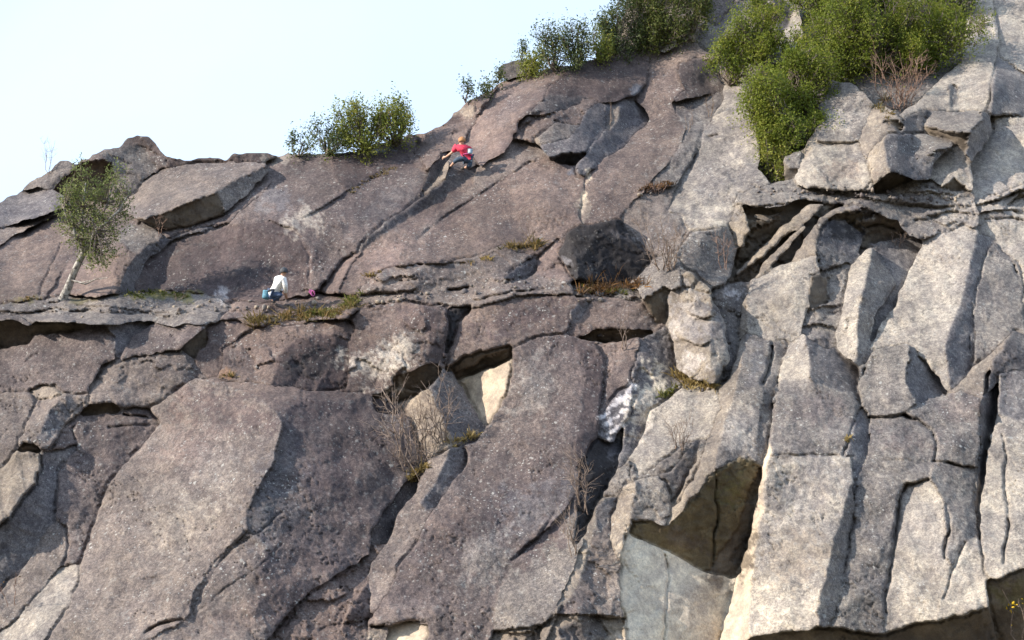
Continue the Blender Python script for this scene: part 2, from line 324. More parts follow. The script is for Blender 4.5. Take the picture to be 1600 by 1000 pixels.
C(0.25, 2.2, (179,640),(205,650),(248,657)); C(0.15, 1.8, (170,668),(210,664),(248,662)); C(0.15, 1.8, (118,690),(112,670),(128,650)); C(0.1, 1.6, (88,770),(84,800),(62,840),(40,880),(5,935))
F('sl_i8', -12, 24, 'gbrown', [(43,876),(81,816),(100,820),(108,850),(97,884),(60,928),(20,972),(-20,1000),(-160,1130),(-160,1010),(0,924)], 0.0, .3)
F('sl_i7', -28, 34, 'pale', [(97,884),(125,879),(125,905),(104,948),(80,990),(40,1130),(-160,1130),(-20,998),(20,970),(60,926)], 0.02, .4)
# ---- the two great slabs
O('great', 'great_slab')
F('great', -24, 24, 'gbrown', [(305,590),(345,600),(395,620),(430,640),(443,660),(430,720),(400,770),(385,800),(390,830),(360,850),(330,880),(310,930),(290,970),(230,1000),(200,1130),(-60,1130),(60,1020),(104,948),(125,905),(125,880),(145,825),(165,765),(190,728),(225,690),(250,662),(275,618)], 0.35, .12)
F('great', 27, 21, 'purp', [(318,590),(420,598),(570,612),(590,626),(622,645),(655,690),(650,740),(612,785),(582,826),(578,868),(520,902),(470,940),(420,1000),(400,1130),(200,1130),(230,1000),(290,970),(330,880),(390,830),(385,800),(400,770),(430,720),(443,660),(430,640),(395,620),(345,600)], 0.3, .12)  # shaded half, painted darker than the lit half
F('great', 36, 18, 'dgrey', [(443,660),(470,680),(455,740),(430,790),(425,830),(390,845),(385,800),(400,770),(430,720)], 0.3, .8)  # shade beside the ridge painted dark grey
F('great', -5, 50, 'brown', [(318,590),(420,598),(570,612),(560,625),(480,622),(430,640),(395,620),(345,600)], 0.3, .7)
F('great', -10, 30, 'gbrown', [(230,1000),(290,970),(330,880),(390,830),(420,850),(400,900),(420,1000),(400,1130),(200,1130)], 0.3, .7)
P('dpurp', .7, 350, 640, 80, 38, 10); P('brown', .6, 300, 700, 60, 50, -50); P('pale', .2, 270, 800, 70, 60, -50); P('dpurp', .5, 520, 640, 90, 22, 5)
P('pale', .2, 330, 740, 40, 60, 30); P('dpurp', .4, 540, 720, 80, 60, 20); P('brown', .5, 430, 930, 120, 30, -35); P('blue', .4, 430, 780, 40, 70, 20)  # the blue patch paints shade right of the ridge
S(-0.22, (430,642),(443,662),(432,700),(428,725),(402,768),(386,800)); C(0.12, 2.4, (385,845),(372,850),(420,820),(440,800)); C(0.1, 2, (300,965),(330,940),(400,890),(440,850)); C(0.10, 2, (225,905),(245,902)); C(0.15, 3, (385,830),(360,860),(330,900),(300,960)); C(0.3, 3, (225,990),(250,975),(285,968))
# ---- band of brown blocks
F('blk_a', -6, 24, 'brown', [(345,575),(350,546),(372,530),(400,512),(500,500),(545,498),(556,512),(545,535),(540,610),(430,600),(345,592)], 0.05, .4)
F('blk_a', 22, -4, 'dpurp', [(428,602),(432,558),(458,532),(508,520),(545,530),(542,610)], 0.05, .5)
P('black', .7, 480, 570, 50, 28, -10, 0.6); P('rust', .4, 352, 585, 14, 8, 0)
F('blk_b', -18, 12, 'brown', [(545,498),(570,475),(640,470),(702,480),(705,505),(700,545),(690,570),(640,580),(615,588),(590,614),(540,611),(545,535),(556,512)], 0.25, .4)
P('pale', .75, 580, 575, 40, 40, -20); P('pale', .6, 625, 545, 30, 22, -30); P('dpurp', .6, 660, 500, 40, 25, 10); C(0.12, 3, (632,548),(630,560),(634,568))
F('blk_b', 35, 5, 'dpurp', [(660,478),(702,480),(705,505),(700,545),(690,570),(668,574),(672,530)], 0.25, .5)
O('terrace', 'grassy_ledge')
F('terrace', -5, 50, 'brown', [(345,494),(362,480),(362,470),(440,471),(500,457),(556,463),(572,475),(545,498),(500,500),(400,510),(370,502)], 0.1, .2)
F('blk_c', -12, 20, 'brown', [(700,548),(718,505),(738,482),(800,465),(900,460),(898,486),(890,515),(842,525),(800,540),(760,548),(720,562),(702,572)], 0.1, .5)
P('dpurp', .7, 800, 500, 70, 22, -15)
F('crk', 40, -10, 'black', [(700,482),(737,478),(717,503),(704,545),(696,552),(702,512)], -0.2)
F('blk_d', -5, 24, 'brown', [(898,463),(960,462),(1002,472),(1012,488),(1036,503),(1020,514),(920,526),(888,522),(893,511)], 0.1, .3)
F('blk_d', 52, 5, 'blue', [(888,484),(923,461),(918,479),(906,500),(891,513)], 0.05)
F('slot', 0, -60, 'umber', [(906,526),(937,513),(966,514),(1018,514),(1000,528),(972,542),(937,537)], -0.4)
# ---- overhangs with the cream scar
F('ov1', 10, -60, 'umber', [(614,591),(656,573),(684,568),(676,592),(664,604),(646,607),(633,599)], -0.25)
F('ov2', 10, -60, 'umber', [(580,617),(622,610),(652,610),(631,625),(592,621)], -0.25)
F('ov3', 0, -62, 'umber', [(700,575),(721,561),(758,549),(796,541),(794,564),(781,570),(747,583),(713,592)], -0.3)
S(0.3, (706,584),(745,570),(752,561),(792,549)); C(0.25, 2, (700,588),(742,574),(760,556),(790,550))
O('scar', 'fresh_scar')
F('scar', -42, 2, 'cream', [(714,594),(747,583),(781,571),(796,558),(799,577),(791,614),(775,642),(760,662),(747,645),(729,614)], -0.2, .1)
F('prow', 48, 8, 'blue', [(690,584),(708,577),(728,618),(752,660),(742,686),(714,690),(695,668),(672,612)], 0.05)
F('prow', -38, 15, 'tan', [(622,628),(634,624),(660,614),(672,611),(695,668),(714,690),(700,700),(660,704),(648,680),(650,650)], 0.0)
F('peg', 20, 0, 'dpurp', [(580,624),(592,621),(618,632),(621,646),(590,644)], 0.05)
# ---- middle slab, rib and gully
O('middle', 'middle_slab')
F('middle', 0, 22, 'purp', [(797,546),(842,526),(890,522),(930,534),(946,562),(942,620),(936,660),(925,690),(905,730),(905,790),(880,820),(860,850),(820,870),(790,900),(770,960),(760,1010),(745,1130),(560,1130),(572,975),(612,930),(625,882),(650,850),(680,792),(702,760),(724,728),(733,702),(752,684),(778,645),(796,612),(800,575)], 0.22, .5)
F('middle', 26, 18, 'dpurp', [(890,522),(930,534),(946,562),(942,620),(936,660),(925,690),(905,730),(895,700),(912,640),(915,580)], 0.22, .9)
F('middle', -22, 24, 'grey', [(800,870),(860,850),(880,820),(905,800),(912,850),(895,890),(870,950),(852,978),(780,985),(772,955),(790,905)], 0.24, .4)
P('grey', .5, 830, 600, 40, 50, 20); P('brown', .5, 700, 830, 30, 70, 30); P('blue', .5, 840, 800, 80, 50, -30); P('grey', .6, 760, 880, 60, 50, -50, 1.2); P('dpurp', .7, 840, 850, 60, 22, -45)
S(0.25, (800,872),(835,842),(880,802),(900,770)); C(0.15, 3, (800,875),(835,845),(870,800))
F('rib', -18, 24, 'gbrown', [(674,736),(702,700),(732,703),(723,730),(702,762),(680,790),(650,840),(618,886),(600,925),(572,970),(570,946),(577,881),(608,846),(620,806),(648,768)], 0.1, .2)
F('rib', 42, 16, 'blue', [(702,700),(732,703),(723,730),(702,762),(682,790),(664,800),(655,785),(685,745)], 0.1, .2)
F('gully2', 55, 5, 'dgrey', [(651,745),(636,752),(609,790),(582,827),(578,853),(606,851),(621,803),(651,765)], -0.25)
F('low_a', -5, 24, 'brown', [(578,868),(580,852),(606,850),(577,881),(571,946),(575,975),(560,1130),(400,1130),(420,1000),(470,940),(520,903)], 0.05, .2)
F('low_a', 38, 10, 'dpurp', [(575,905),(580,960),(545,1000),(530,985),(550,950)], 0.08)
S(0.3, (578,905),(545,945),(530,985)); C(0.15, 2.5, (500,985),(540,975),(580,968))
F('lowc', -25, 20, 'cream', [(608,980),(640,972),(668,976),(664,1006),(640,1130),(600,1130)], 0.0)
S(0.3, (574,978),(610,978),(640,969),(668,974)); C(0.3, 3, (575,980),(640,969),(668,974)); P('tan', .6, 585, 990, 20, 12, 0)
# ---- right of the middle slab
F('n1', -20, 26, 'brown', [(930,534),(1000,528),(1004,540),(990,565),(985,598),(965,612),(940,650),(936,660),(942,620),(946,562)], 0.05, .3)
O('quartz', 'quartz_patch')
F('quartz', 5, 22, 'blue', [(936,664),(945,640),(965,610),(992,600),(988,640),(977,662),(957,692),(940,690)], 0.06)
for q_ in ((946,648,12,4,-25),(958,634,14,4,-30),(972,622,14,5,-25),(984,610,8,5,-40),(948,662,13,4,-20),(962,652,14,5,-30),(976,640,11,4,-35),(953,676,12,4,-30),(966,668,9,4,-35),(980,628,8,4,-30),(950,686,6,3,-20),(990,602,7,9,-50)): P('white', .95, *q_)
F('n3', 32, 14, 'blue', [(1002,530),(1040,513),(1048,540),(1056,578),(1064,602),(1040,622),(1014,640),(1002,686),(985,705),(968,730),(962,712),(977,664),(989,640),(992,600),(986,590),(992,562)], -0.1, .2)
P('conc', .6, 1010, 620, 25, 60, 25, 0.3)
F('n5', -22, 26, 'pale', [(1014,640),(1045,620),(1064,604),(1085,602),(1118,606),(1125,640),(1102,690),(1095,688),(1080,690),(1060,700),(1030,720),(1000,745),(985,720),(1002,686)], 0.1, .2)
F('n6', 35, 12, 'black', [(905,732),(925,690),(938,690),(957,692),(977,664),(966,712),(955,745),(940,775),(928,790),(915,830),(904,850),(895,845),(905,790)], -0.15)
P('blue', .5, 960, 705, 14, 20, 20)
F('n7', -18, 24, 'grey', [(968,730),(985,718),(1000,744),(1030,722),(1060,700),(1080,690),(1052,735),(1030,741),(1009,744),(991,751),(974,758),(960,775),(940,776),(955,745)], 0.1, .2)
F('n8', 25, -5, 'dgrey', [(1030,742),(1052,735),(1080,692),(1097,686),(1090,706),(1068,756),(1050,792),(1047,766)], 0.05)
F('n9', -30, 20, 'tan', [(1097,686),(1104,690),(1085,740),(1060,785),(1050,792),(1068,756),(1090,706)], 0.12)
# ---- hanging blocks in the centre right
O('hang', 'boulder', 'pale lichened boulder wedged above a grassy ledge', 'boulder')
F('hang', -24, 14, 'tan', [(1042,462),(1074,455),(1096,459),(1114,470),(1124,485),(1110,500),(1108,560),(1121,597),(1085,581),(1056,574),(1049,542),(1043,516)], 0.7, .2)
F('hang', 28, 5, 'pale', [(1114,470),(1132,498),(1135,520),(1139,563),(1122,597),(1108,560),(1110,500)], 0.7, .2)
S(0.2, (1060,528),(1095,540),(1115,530)); S(0.15, (1070,485),(1100,498),(1120,490)); P('white', .22, 1075, 500, 40, 50, 0); P('white', .3, 1085, 565, 30, 20, 20); P('dgrey', .7, 1105, 480, 22, 8, 20); P('dgrey', .6, 1118, 520, 8, 40, 10)
O('capblk', 'boulder', 'grey block with a dark undercut face left of the wedged boulder', 'boulder')
F('capblk', -25, 38, 'grey', [(997,452),(1016,423),(1060,414),(1068,423),(1056,444),(1036,447),(1003,471)], 0.7)
F('capblk', 30, -40, 'umber', [(1002,471),(1036,447),(1042,466),(1042,500),(1024,508)], 0.4)
O('wedgeblk', 'boulder', 'triangular grey block above two small round stones', 'boulder')
F('wedgeblk', 22, 22, 'grey', [(1065,416),(1096,383),(1132,358),(1143,374),(1144,396),(1141,434),(1106,443),(1081,423)], 0.5, .1)
O('peb1', 'stone', 'small tan stone lodged below the triangular block', 'stone'); F('peb1', -20, 10, 'tan', [(1064,424),(1080,424),(1091,436),(1085,444),(1072,440)], 0.8)
O('peb2', 'stone', 'smaller round stone beside the tan stone', 'stone'); F('peb2', -20, 10, 'tan', [(1087,446),(1094,438),(1102,446),(1098,453),(1090,453)], 0.8)
F('n10', 25, 15, 'dgrey', [(1116,468),(1150,440),(1168,446),(1160,475),(1156,530),(1142,580),(1128,602),(1122,598),(1140,563),(1136,520),(1133,498)], 0.0, .2)
P('white', .5, 1140, 460, 18, 12, 0)
# ---- jumbled flakes below the bush
O('shelf', 'layered_shelf')
F('shelf', -8, 30, 'grey', [(1145,320),(1152,300),(1200,288),(1243,286),(1340,295),(1440,285),(1520,300),(1532,330),(1532,350),(1490,360),(1430,372),(1400,346),(1370,340),(1340,321),(1290,318),(1255,312),(1220,322),(1165,322)], 0.3, .2)
S(0.19, (1250,300),(1330,302),(1400,318),(1440,325)); S(0.17, (1380,310),(1440,318),(1510,322)); S(0.17, (1440,338),(1480,330),(1525,335)); C(0.2, 3, (1260,306),(1330,308),(1370,318)); C(0.2, 2.6, (1420,322),(1470,326),(1520,322)); C(0.2, 2.6, (1430,345),(1480,338),(1525,342)); S(0.14,(1400,300),(1450,298),(1500,308))
S(0.14, (1150,322),(1190,322),(1225,318),(1256,310))
F('buttr', -45, 12, 'tan', [(1144,345),(1147,321),(1160,321),(1169,342),(1174,362),(1164,390),(1150,370)], 0.3)
O('undercut', 'hollow')
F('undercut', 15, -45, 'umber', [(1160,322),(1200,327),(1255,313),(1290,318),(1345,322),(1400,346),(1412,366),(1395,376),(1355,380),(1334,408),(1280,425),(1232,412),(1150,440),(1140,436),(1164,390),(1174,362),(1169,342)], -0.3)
F('flk1', -38, 18, 'tan', [(1262,318),(1292,318),(1268,342),(1237,364),(1217,382),(1195,403),(1165,420),(1146,436),(1148,424),(1175,398),(1202,374),(1232,346)], 0.25)
F('flk1b', 10, 40, 'tan', [(1172,332),(1200,336),(1222,330),(1220,336),(1195,346),(1178,340)], -0.1)
F('flk2', -38, 18, 'tan', [(1258,352),(1262,356),(1240,384),(1214,408),(1192,428),(1180,436),(1192,408),(1216,386)], 0.2)
F('flk3', -40, 20, 'tan', [(1280,338),(1307,323),(1341,321),(1352,330),(1310,334),(1292,346),(1280,378),(1276,400),(1232,413),(1255,374)], 0.3)
F('nichblk', 28, 12, 'blue', [(1276,382),(1284,358),(1293,346),(1320,342),(1351,369),(1334,408),(1324,412),(1283,424),(1278,405)], 0.1, .1)
P('black', .85, 1310, 355, 34, 16, 15); P('dgrey', .8, 1345, 330, 30, 10, 20); C(0.3, 3, (1352,356),(1375,350),(1400,358))
# ---- pale columns, upper tier
O('col_a', 'rock_column')
F('col_a', -20, 24, 'pale', [(1154,530),(1157,471),(1178,437),(1222,411),(1276,400),(1282,424),(1266,430),(1266,478),(1258,498),(1248,526),(1208,534),(1171,520)], 0.15, .2)
F('col_a', -55, 8, 'tan', [(1154,530),(1157,471),(1168,452),(1166,490),(1168,520)], 0.15)
F('plug', 40, -10, 'umber', [(1265,432),(1290,431),(1293,470),(1280,478),(1265,477)], 0.1)
F('col_b', -5, 22, 'grey', [(1282,425),(1324,411),(1328,424),(1318,464),(1307,525),(1290,542),(1250,526),(1258,498),(1266,479),(1293,473),(1292,432)], -0.05, .1)
S(0.2, (1262,486),(1290,478),(1315,476)); P('dgrey', .6, 1280, 525, 25, 14, 20); S(0.2, (1250,512),(1280,505),(1305,512))
O('col_c', 'rock_column')
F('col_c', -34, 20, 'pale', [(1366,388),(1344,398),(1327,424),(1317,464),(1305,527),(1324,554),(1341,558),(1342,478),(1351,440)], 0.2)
F('col_c', 40, 14, 'grey', [(1366,388),(1384,415),(1402,444),(1388,464),(1371,491),(1361,530),(1347,564),(1338,558),(1342,478),(1351,440)], 0.2)  # shaded side, painted greyer than the lit side
F('hollow', 22, 14, 'blue', [(1366,388),(1358,380),(1395,374),(1412,365),(1432,372),(1440,382),(1430,402),(1414,438),(1399,476),(1380,505),(1370,525),(1361,532),(1371,491),(1388,464),(1402,444),(1384,415)], -0.25, .2)
O('col_d', 'rock_column')
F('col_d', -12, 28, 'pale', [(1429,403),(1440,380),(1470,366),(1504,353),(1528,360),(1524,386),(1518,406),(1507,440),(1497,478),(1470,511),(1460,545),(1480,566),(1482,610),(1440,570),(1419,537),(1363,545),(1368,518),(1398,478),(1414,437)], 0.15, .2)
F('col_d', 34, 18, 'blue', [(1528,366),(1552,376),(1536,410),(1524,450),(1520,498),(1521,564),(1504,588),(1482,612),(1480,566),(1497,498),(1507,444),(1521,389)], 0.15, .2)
F('col_e', 8, 20, 'grey', [(1552,376),(1572,396),(1589,410),(1603,450),(1604,518),(1582,514),(1548,548),(1522,568),(1520,498),(1524,450),(1536,410)], 0.1, .2)
F('col_f', -5, 26, 'pale', [(1532,330),(1560,325),(1600,332),(1760,340),(1760,560),(1604,520),(1603,450),(1589,410),(1552,376),(1528,360)], 0.05, .2)
C(0.4, 2.2, (1534,412),(1524,450),(1518,498),(1520,560)); C(0.4, 2.5, (1552,378),(1576,400),(1592,430)); C(0.3, 2.2, (1414,440),(1398,480),(1370,522)); C(0.25, 2, (1160,520),(1165,480)); C(0.3,2.5,(1520,330),(1528,345),(1600,345))
# ---- pale columns, lower tier
O('rib_a', 'rock_rib')
F('rib_a', -45, 14, 'tan', [(1128,602),(1142,580),(1154,532),(1165,520),(1150,600),(1132,660),(1121,700),(1113,740),(1098,762),(1060,800),(1040,824),(1050,792),(1062,785),(1085,742),(1104,690),(1125,640)], 0.15, .1)
F('rib_a', 5, 24, 'grey', [(1165,519),(1205,533),(1203,565),(1196,600),(1187,660),(1184,722),(1160,716),(1140,722),(1116,735),(1121,700),(1132,660),(1150,600)], 0.2, .1)
P('pale', .7, 1155, 670, 24, 40, 20); P('blue', .5, 1180, 575, 14, 40, 10)
F('rib_a', 15, 22, 'grey', [(1205,533),(1228,532),(1222,562),(1214,600),(1206,645),(1196,705),(1190,724),(1184,722),(1187,660),(1197,597)], 0.1)
C(0.45, 2.4, (1206,535),(1200,580),(1192,600)); C(0.6, 3.0, (1216,590),(1207,640),(1196,705),(1190,750),(1175,830),(1152,890))
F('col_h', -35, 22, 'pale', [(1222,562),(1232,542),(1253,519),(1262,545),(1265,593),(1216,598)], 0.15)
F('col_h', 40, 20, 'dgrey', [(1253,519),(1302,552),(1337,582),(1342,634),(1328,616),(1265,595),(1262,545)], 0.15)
O('col_h', 'rock_column')
F('col_h', 0, 24, 'grey', [(1209,606),(1220,595),(1265,594),(1330,615),(1343,635),(1331,670),(1317,712),(1204,712)], 0.3, .1)
F('col_h', -8, 20, 'pale', [(1204,712),(1317,712),(1330,716),(1332,755),(1316,800),(1296,870),(1276,935),(1276,982),(1170,993),(1174,912),(1185,825),(1195,760)], 0.3, .15)
F('col_h', -62, 8, 'cream', [(1196,712),(1206,690),(1204,712),(1195,760),(1185,825),(1174,912),(1168,1000),(1128,1130),(1120,1010),(1150,925),(1170,845),(1185,780)], 0.28)
F('col_h', 46, 14, 'grey', [(1332,755),(1336,780),(1326,850),(1311,940),(1304,962),(1281,987),(1274,955),(1296,870),(1316,800)], 0.3, .2)  # shaded flank, painted greyer than the lit front
P('tan', .7, 1245, 870, 60, 50, 0); P('blue', .4, 1250, 770, 60, 40, -10); P('blue', .4, 1190, 870, 12, 40, 10); P('purp', .4, 1270, 640, 60, 30, 0)
C(0.10, 2.0, (1203,713),(1260,711),(1318,712)); C(0.35, 2.6, (1340,636),(1330,672),(1318,706)); C(0.4, 2.4, (1335,770),(1325,850),(1309,945))
O('col_i', 'rock_column')
F('col_i', -5, 22, 'grey', [(1337,610),(1345,585),(1360,565),(1371,543),(1421,535),(1423,560),(1416,596),(1430,622),(1412,646),(1360,651),(1345,632)], 0.35, .2)
F('col_i', 45, 12, 'blue', [(1421,535),(1445,565),(1470,600),(1478,618),(1440,626),(1430,622),(1416,596),(1423,560)], 0.05, .1)
F('col_i', 35, 18, 'blue', [(1345,634),(1360,651),(1356,712),(1346,745),(1336,785),(1330,716),(1318,711),(1331,671)], 0.1)
F('col_i', -5, 22, 'grey', [(1360,651),(1412,647),(1450,668),(1461,695),(1458,722),(1356,713)], 0.25, .1)
F('col_i', 8, 24, 'grey', [(1412,646),(1440,626),(1470,618),(1500,607),(1532,620),(1534,690),(1521,730),(1460,721),(1465,695),(1454,668),(1430,654)], 0.3, .2)
P('purp', .5, 1500, 640, 40, 25, 0)
C(0.45, 2.6, (1412,648),(1435,656),(1456,672),(1464,695),(1460,720)); C(0.4, 2.4, (1458,721),(1490,726),(1520,730)); C(0.25, 2.2, (1360,652),(1395,653),(1414,648)); C(0.35, 2.4, (1365,545),(1348,585),(1336,612),(1345,636))
F('col_i', 10, 22, 'grey', [(1340,746),(1356,713),(1458,722),(1452,748),(1412,752),(1402,780),(1396,840),(1387,900),(1381,985),(1350,990),(1296,986),(1311,945),(1327,850),(1337,782)], 0.2, .2)
F('col_i', -22, 18, 'pale', [(1411,753),(1452,748),(1470,775),(1478,830),(1476,870),(1485,885),(1470,930),(1462,968),(1420,978),(1383,992),(1388,900),(1397,840),(1403,780)], 0.15, .2)
F('col_i', 34, 18, 'grey', [(1452,748),(1458,722),(1520,730),(1531,750),(1531,838),(1508,846),(1486,886),(1476,870),(1478,830),(1470,775)], 0.2, .4)
F('col_i', -15, 22, 'pale', [(1486,886),(1508,846),(1531,838),(1540,890),(1549,948),(1500,963),(1462,968),(1470,930)], 0.2, .1)
S(0.3, (1400,850),(1402,785),(1412,756),(1452,750)); C(0.35, 2.6, (1385,960),(1390,900),(1399,830),(1404,780),(1416,758),(1452,749)); C(0.3, 3, (1478,790),(1484,830),(1476,872)); C(0.25, 2.5, (1508,848),(1488,890),(1474,935)); P('purp', .5, 1410, 690, 46, 20, 0)
O('gap', 'rock_cleft'); F('gap', 62, 0, 'dgrey', [(1532,620),(1536,575),(1560,580),(1556,650),(1541,710),(1531,782),(1531,850),(1524,750),(1533,690)], -0.12)
O('pyr', 'rock_column')
F('pyr', -42, 18, 'tan', [(1475,617),(1500,600),(1545,555),(1585,515),(1550,566),(1533,622),(1500,608)], 0.25)
F('pyr', 30, 16, 'dgrey', [(1585,515),(1622,545),(1760,600),(1760,640),(1604,590),(1570,584),(1556,600),(1535,622),(1550,566)], 0.25)
O('col_l', 'rock_column')
F('col_l', -15, 20, 'pale', [(1560,582),(1600,576),(1760,592),(1760,882),(1600,887),(1560,907),(1540,897),(1531,842),(1531,782),(1541,710),(1556,650)], 0.35, .1)
F('col_l', 10, 26, 'blue', [(1560,582),(1600,576),(1760,592),(1760,650),(1600,655),(1558,648)], 0.35, .5)
C(0.3, 3.0, (1566,680),(1573,720),(1575,800),(1568,880)); C(0.2, 2.5, (1604,590),(1610,700),(1606,880))
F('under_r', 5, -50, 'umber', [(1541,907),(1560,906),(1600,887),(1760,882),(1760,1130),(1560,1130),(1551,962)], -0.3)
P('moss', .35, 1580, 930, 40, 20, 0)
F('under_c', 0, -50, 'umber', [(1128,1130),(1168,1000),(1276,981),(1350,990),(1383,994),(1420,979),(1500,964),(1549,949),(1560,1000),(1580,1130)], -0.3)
C(0.5, 3, (1549,948),(1562,1000),(1575,1080))
# ---- the great overhang
O('roof', 'overhang_roof')
F('roof', 18, -46, 'olive', [(1113,740),(1140,722),(1160,716),(1186,724),(1182,765),(1170,832),(1153,890),(1142,902),(1103,893),(1051,862),(1033,855),(983,832),(990,817),(1016,814),(1040,824),(1060,812),(1098,762)], -0.15, .1)
F('roof', 42, -30, 'umber', [(1100,893),(1142,902),(1153,890),(1170,832),(1182,765),(1186,724),(1172,765),(1150,832),(1122,868)], -0.3, .2)  # shaded lower right of the roof painted darker
P('umber', .8, 1060, 840, 60, 14, 20); P('moss', .4, 1140, 770, 25, 40, 10); P('umber', .8, 1150, 860, 30, 40, 0); C(0.25, 2.5, (1118,735),(1122,800),(1112,885))  # umber patches paint shade onto the roof
O('nose', 'jutting_block')
F('nose', -42, 12, 'tan', [(974,758),(991,751),(988,790),(991,817),(981,833),(967,876),(950,849),(953,807),(963,780)], 0.25, .1)
F('nose', 12, 20, 'grey', [(991,751),(1009,744),(1030,741),(1047,766),(1049,792),(1040,824),(1016,814),(991,818),(988,790)], 0.25, .2)
O('wall', 'pale_wall')
F('wall', 36, 0, 'conc', [(977,836),(1040,858),(1100,893),(1142,904),(1140,930),(1122,1010),(1110,1130),(985,1130),(981,1000),(969,930),(970,868)], -0.2, .2)
C(0.22, 1.8, (1037,860),(1043,885),(1046,905),(1042,950),(1033,1010)); P('black', .5, 1115, 905, 30, 10, 20); P('tan', .4, 1090, 960, 40, 60, 0); P('cream', .4, 978, 900, 7, 60, 2)
F('round_l', -25, 20, 'tan', [(904,877),(915,845),(928,792),(942,776),(960,776),(952,807),(940,830),(925,870),(900,920),(872,958),(868,952),(890,905)], 0.15, .2)
F('round_l', 14, 16, 'purp', [(928,830),(942,806),(953,807),(950,849),(967,876),(969,930),(978,966),(932,960),(872,958),(900,920),(915,885)], 0.15, .3)
F('round_l', 40, 10, 'blue', [(930,792),(960,774),(963,782),(953,807),(942,830),(932,828)], 0.15)
F('low_b', -20, 18, 'tan', [(766,1010),(780,986),(852,978),(872,960),(932,962),(978,967),(984,1020),(985,1130),(745,1130)], 0.05, .2)
F('low_b', 38, 5, 'dgrey', [(870,985),(905,962),(932,962),(950,985),(935,1020),(925,1130),(880,1130),(890,1010)], 0.0)
S(0.3, (770,990),(830,985),(872,958)); S(0.3, (872,960),(930,960),(978,966)); C(0.3, 2.5, (780,988),(830,982),(850,975)); S(0.25, (850,1010),(870,960),(880,940)); C(0.25, 3, (835,1000),(832,985),(850,970)); P('umber', .7, 955, 985, 20, 14, 0)
# ---- upper right
F('sr_a', -12, 32, 'pale', [(1512,-130),(1505,50),(1500,96),(1440,152),(1405,178),(1430,176),(1449,170),(1490,173),(1531,172),(1545,172),(1556,90),(1560,40),(1558,-130)], 0.1, .1)
F('sr_a', 35, 25, 'grey', [(1482,130),(1494,130),(1496,165),(1486,170)], 0.08, .3)
F('sr_b', -5, 30, 'pale', [(1558,-130),(1560,40),(1556,92),(1600,114),(1760,150),(1760,-130)], 0.0, .1)
F('sr_c', 30, 22, 'blue', [(1546,176),(1558,90),(1600,113),(1760,152),(1760,195),(1600,180),(1560,182)], -0.15, .2)
F('sr_d', -22, 28, 'pale', [(1521,262),(1545,214),(1559,206),(1548,182),(1600,180),(1760,195),(1760,285),(1600,288),(1570,300),(1528,316),(1522,300)], 0.0, .2)
P('blue', .5, 1575, 205, 40, 12, -20); P('cream', .3, 1580, 250, 50, 30, -20)
C(0.35, 2.2, (1560,-60),(1557,40),(1556,90)); C(0.3, 2.2, (1556,92),(1550,140),(1545,175)); C(0.12, 2, (1490,135),(1488,170)); P('tan', .6, 1520, 50, 30, 14, -10)
F('sr_e', -5, 38, 'pale', [(1522,314),(1570,298),(1600,286),(1760,282),(1760,342),(1600,334),(1560,327),(1532,332)], 0.15)
S(0.4, (1520,322),(1560,312),(1590,298),(1640,290)); S(0.3, (1570,325),(1590,305),(1640,300)); C(0.3, 3, (1530,320),(1562,311),(1592,297)); C(0.3, 3, (1575,325),(1585,312),(1610,302))
O('pinn', 'pinnacle')
F('pinn', -8, 26, 'grey', [(1277,165),(1291,150),(1297,125),(1339,134),(1366,162),(1359,176),(1343,219),(1284,221),(1268,216),(1285,187)], 0.65, .1)
F('pinn', -12, 28, 'pale', [(1268,216),(1284,221),(1343,220),(1356,260),(1367,288),(1362,299),(1243,291),(1250,260),(1256,236)], 0.60, .2)
F('pinn', -48, 12, 'tan', [(1254,236),(1284,188),(1288,192),(1272,222),(1258,250),(1250,250)], 0.55)
P('pale', .6, 1320, 190, 30, 25, 0); P('dgrey', .5, 1320, 240, 30, 12, 0); P('brown', .5, 1320, 270, 40, 16, 0)
S(0.2, (1270,222),(1310,222),(1345,221)); C(0.12, 2, (1282,228),(1300,226)); S(-0.12, (1262,262),(1310,248),(1350,242))
O('sblk', 'boulder', 'small grey boulder under the green bush left of the pinnacle', 'boulder')
F('sblk', -15, 25, 'grey', [(1222,250),(1226,240),(1249,234),(1254,244),(1246,262),(1232,262)], 0.55)
F('sblk', 25, -10, 'umber', [(1222,250),(1232,262),(1240,264),(1224,276)], 0.45)
O('jblk_e', 'boulder', 'curved tan block with a dark notch beside the pinnacle', 'boulder')
F('jblk_e', -28, 26, 'tan', [(1342,221),(1358,178),(1366,166),(1382,165),(1408,187),(1410,196),(1402,206),(1383,208),(1368,224),(1356,246),(1352,240)], 0.70, .1)
F('jblk_e', 35, -30, 'umber', [(1380,190),(1395,186),(1409,194),(1404,204),(1396,196)], 0.50)
O('jblk_d', 'boulder', 'slanted dark grey block leaning against the flat block', 'boulder')
F('jblk_d', 25, 14, 'dgrey', [(1405,207),(1412,192),(1428,176),(1449,167),(1451,180),(1445,194),(1438,205),(1416,214)], 0.75)
O('jblk_a', 'boulder', 'flat topped grey block highest of the jumbled blocks', 'boulder')
F('jblk_a', -5, 44, 'grey', [(1443,199),(1449,172),(1490,174),(1531,172),(1537,187),(1514,207),(1478,203)], 0.80)
F('jblk_a', 10, -42, 'umber', [(1443,199),(1478,203),(1514,207),(1510,236),(1493,227),(1488,222),(1474,212)], 0.55)
F('jblk_a', 42, 8, 'grey', [(1531,172),(1546,182),(1546,214),(1519,253),(1508,238),(1514,207),(1537,187)], 0.80)
O('jblk_c', 'boulder', 'pale wedge shaped block lowest right of the jumbled blocks', 'boulder')
F('jblk_c', -18, 22, 'pale', [(1460,258),(1480,236),(1495,227),(1512,254),(1519,298),(1500,290),(1490,282),(1474,293),(1464,285)], 0.55)
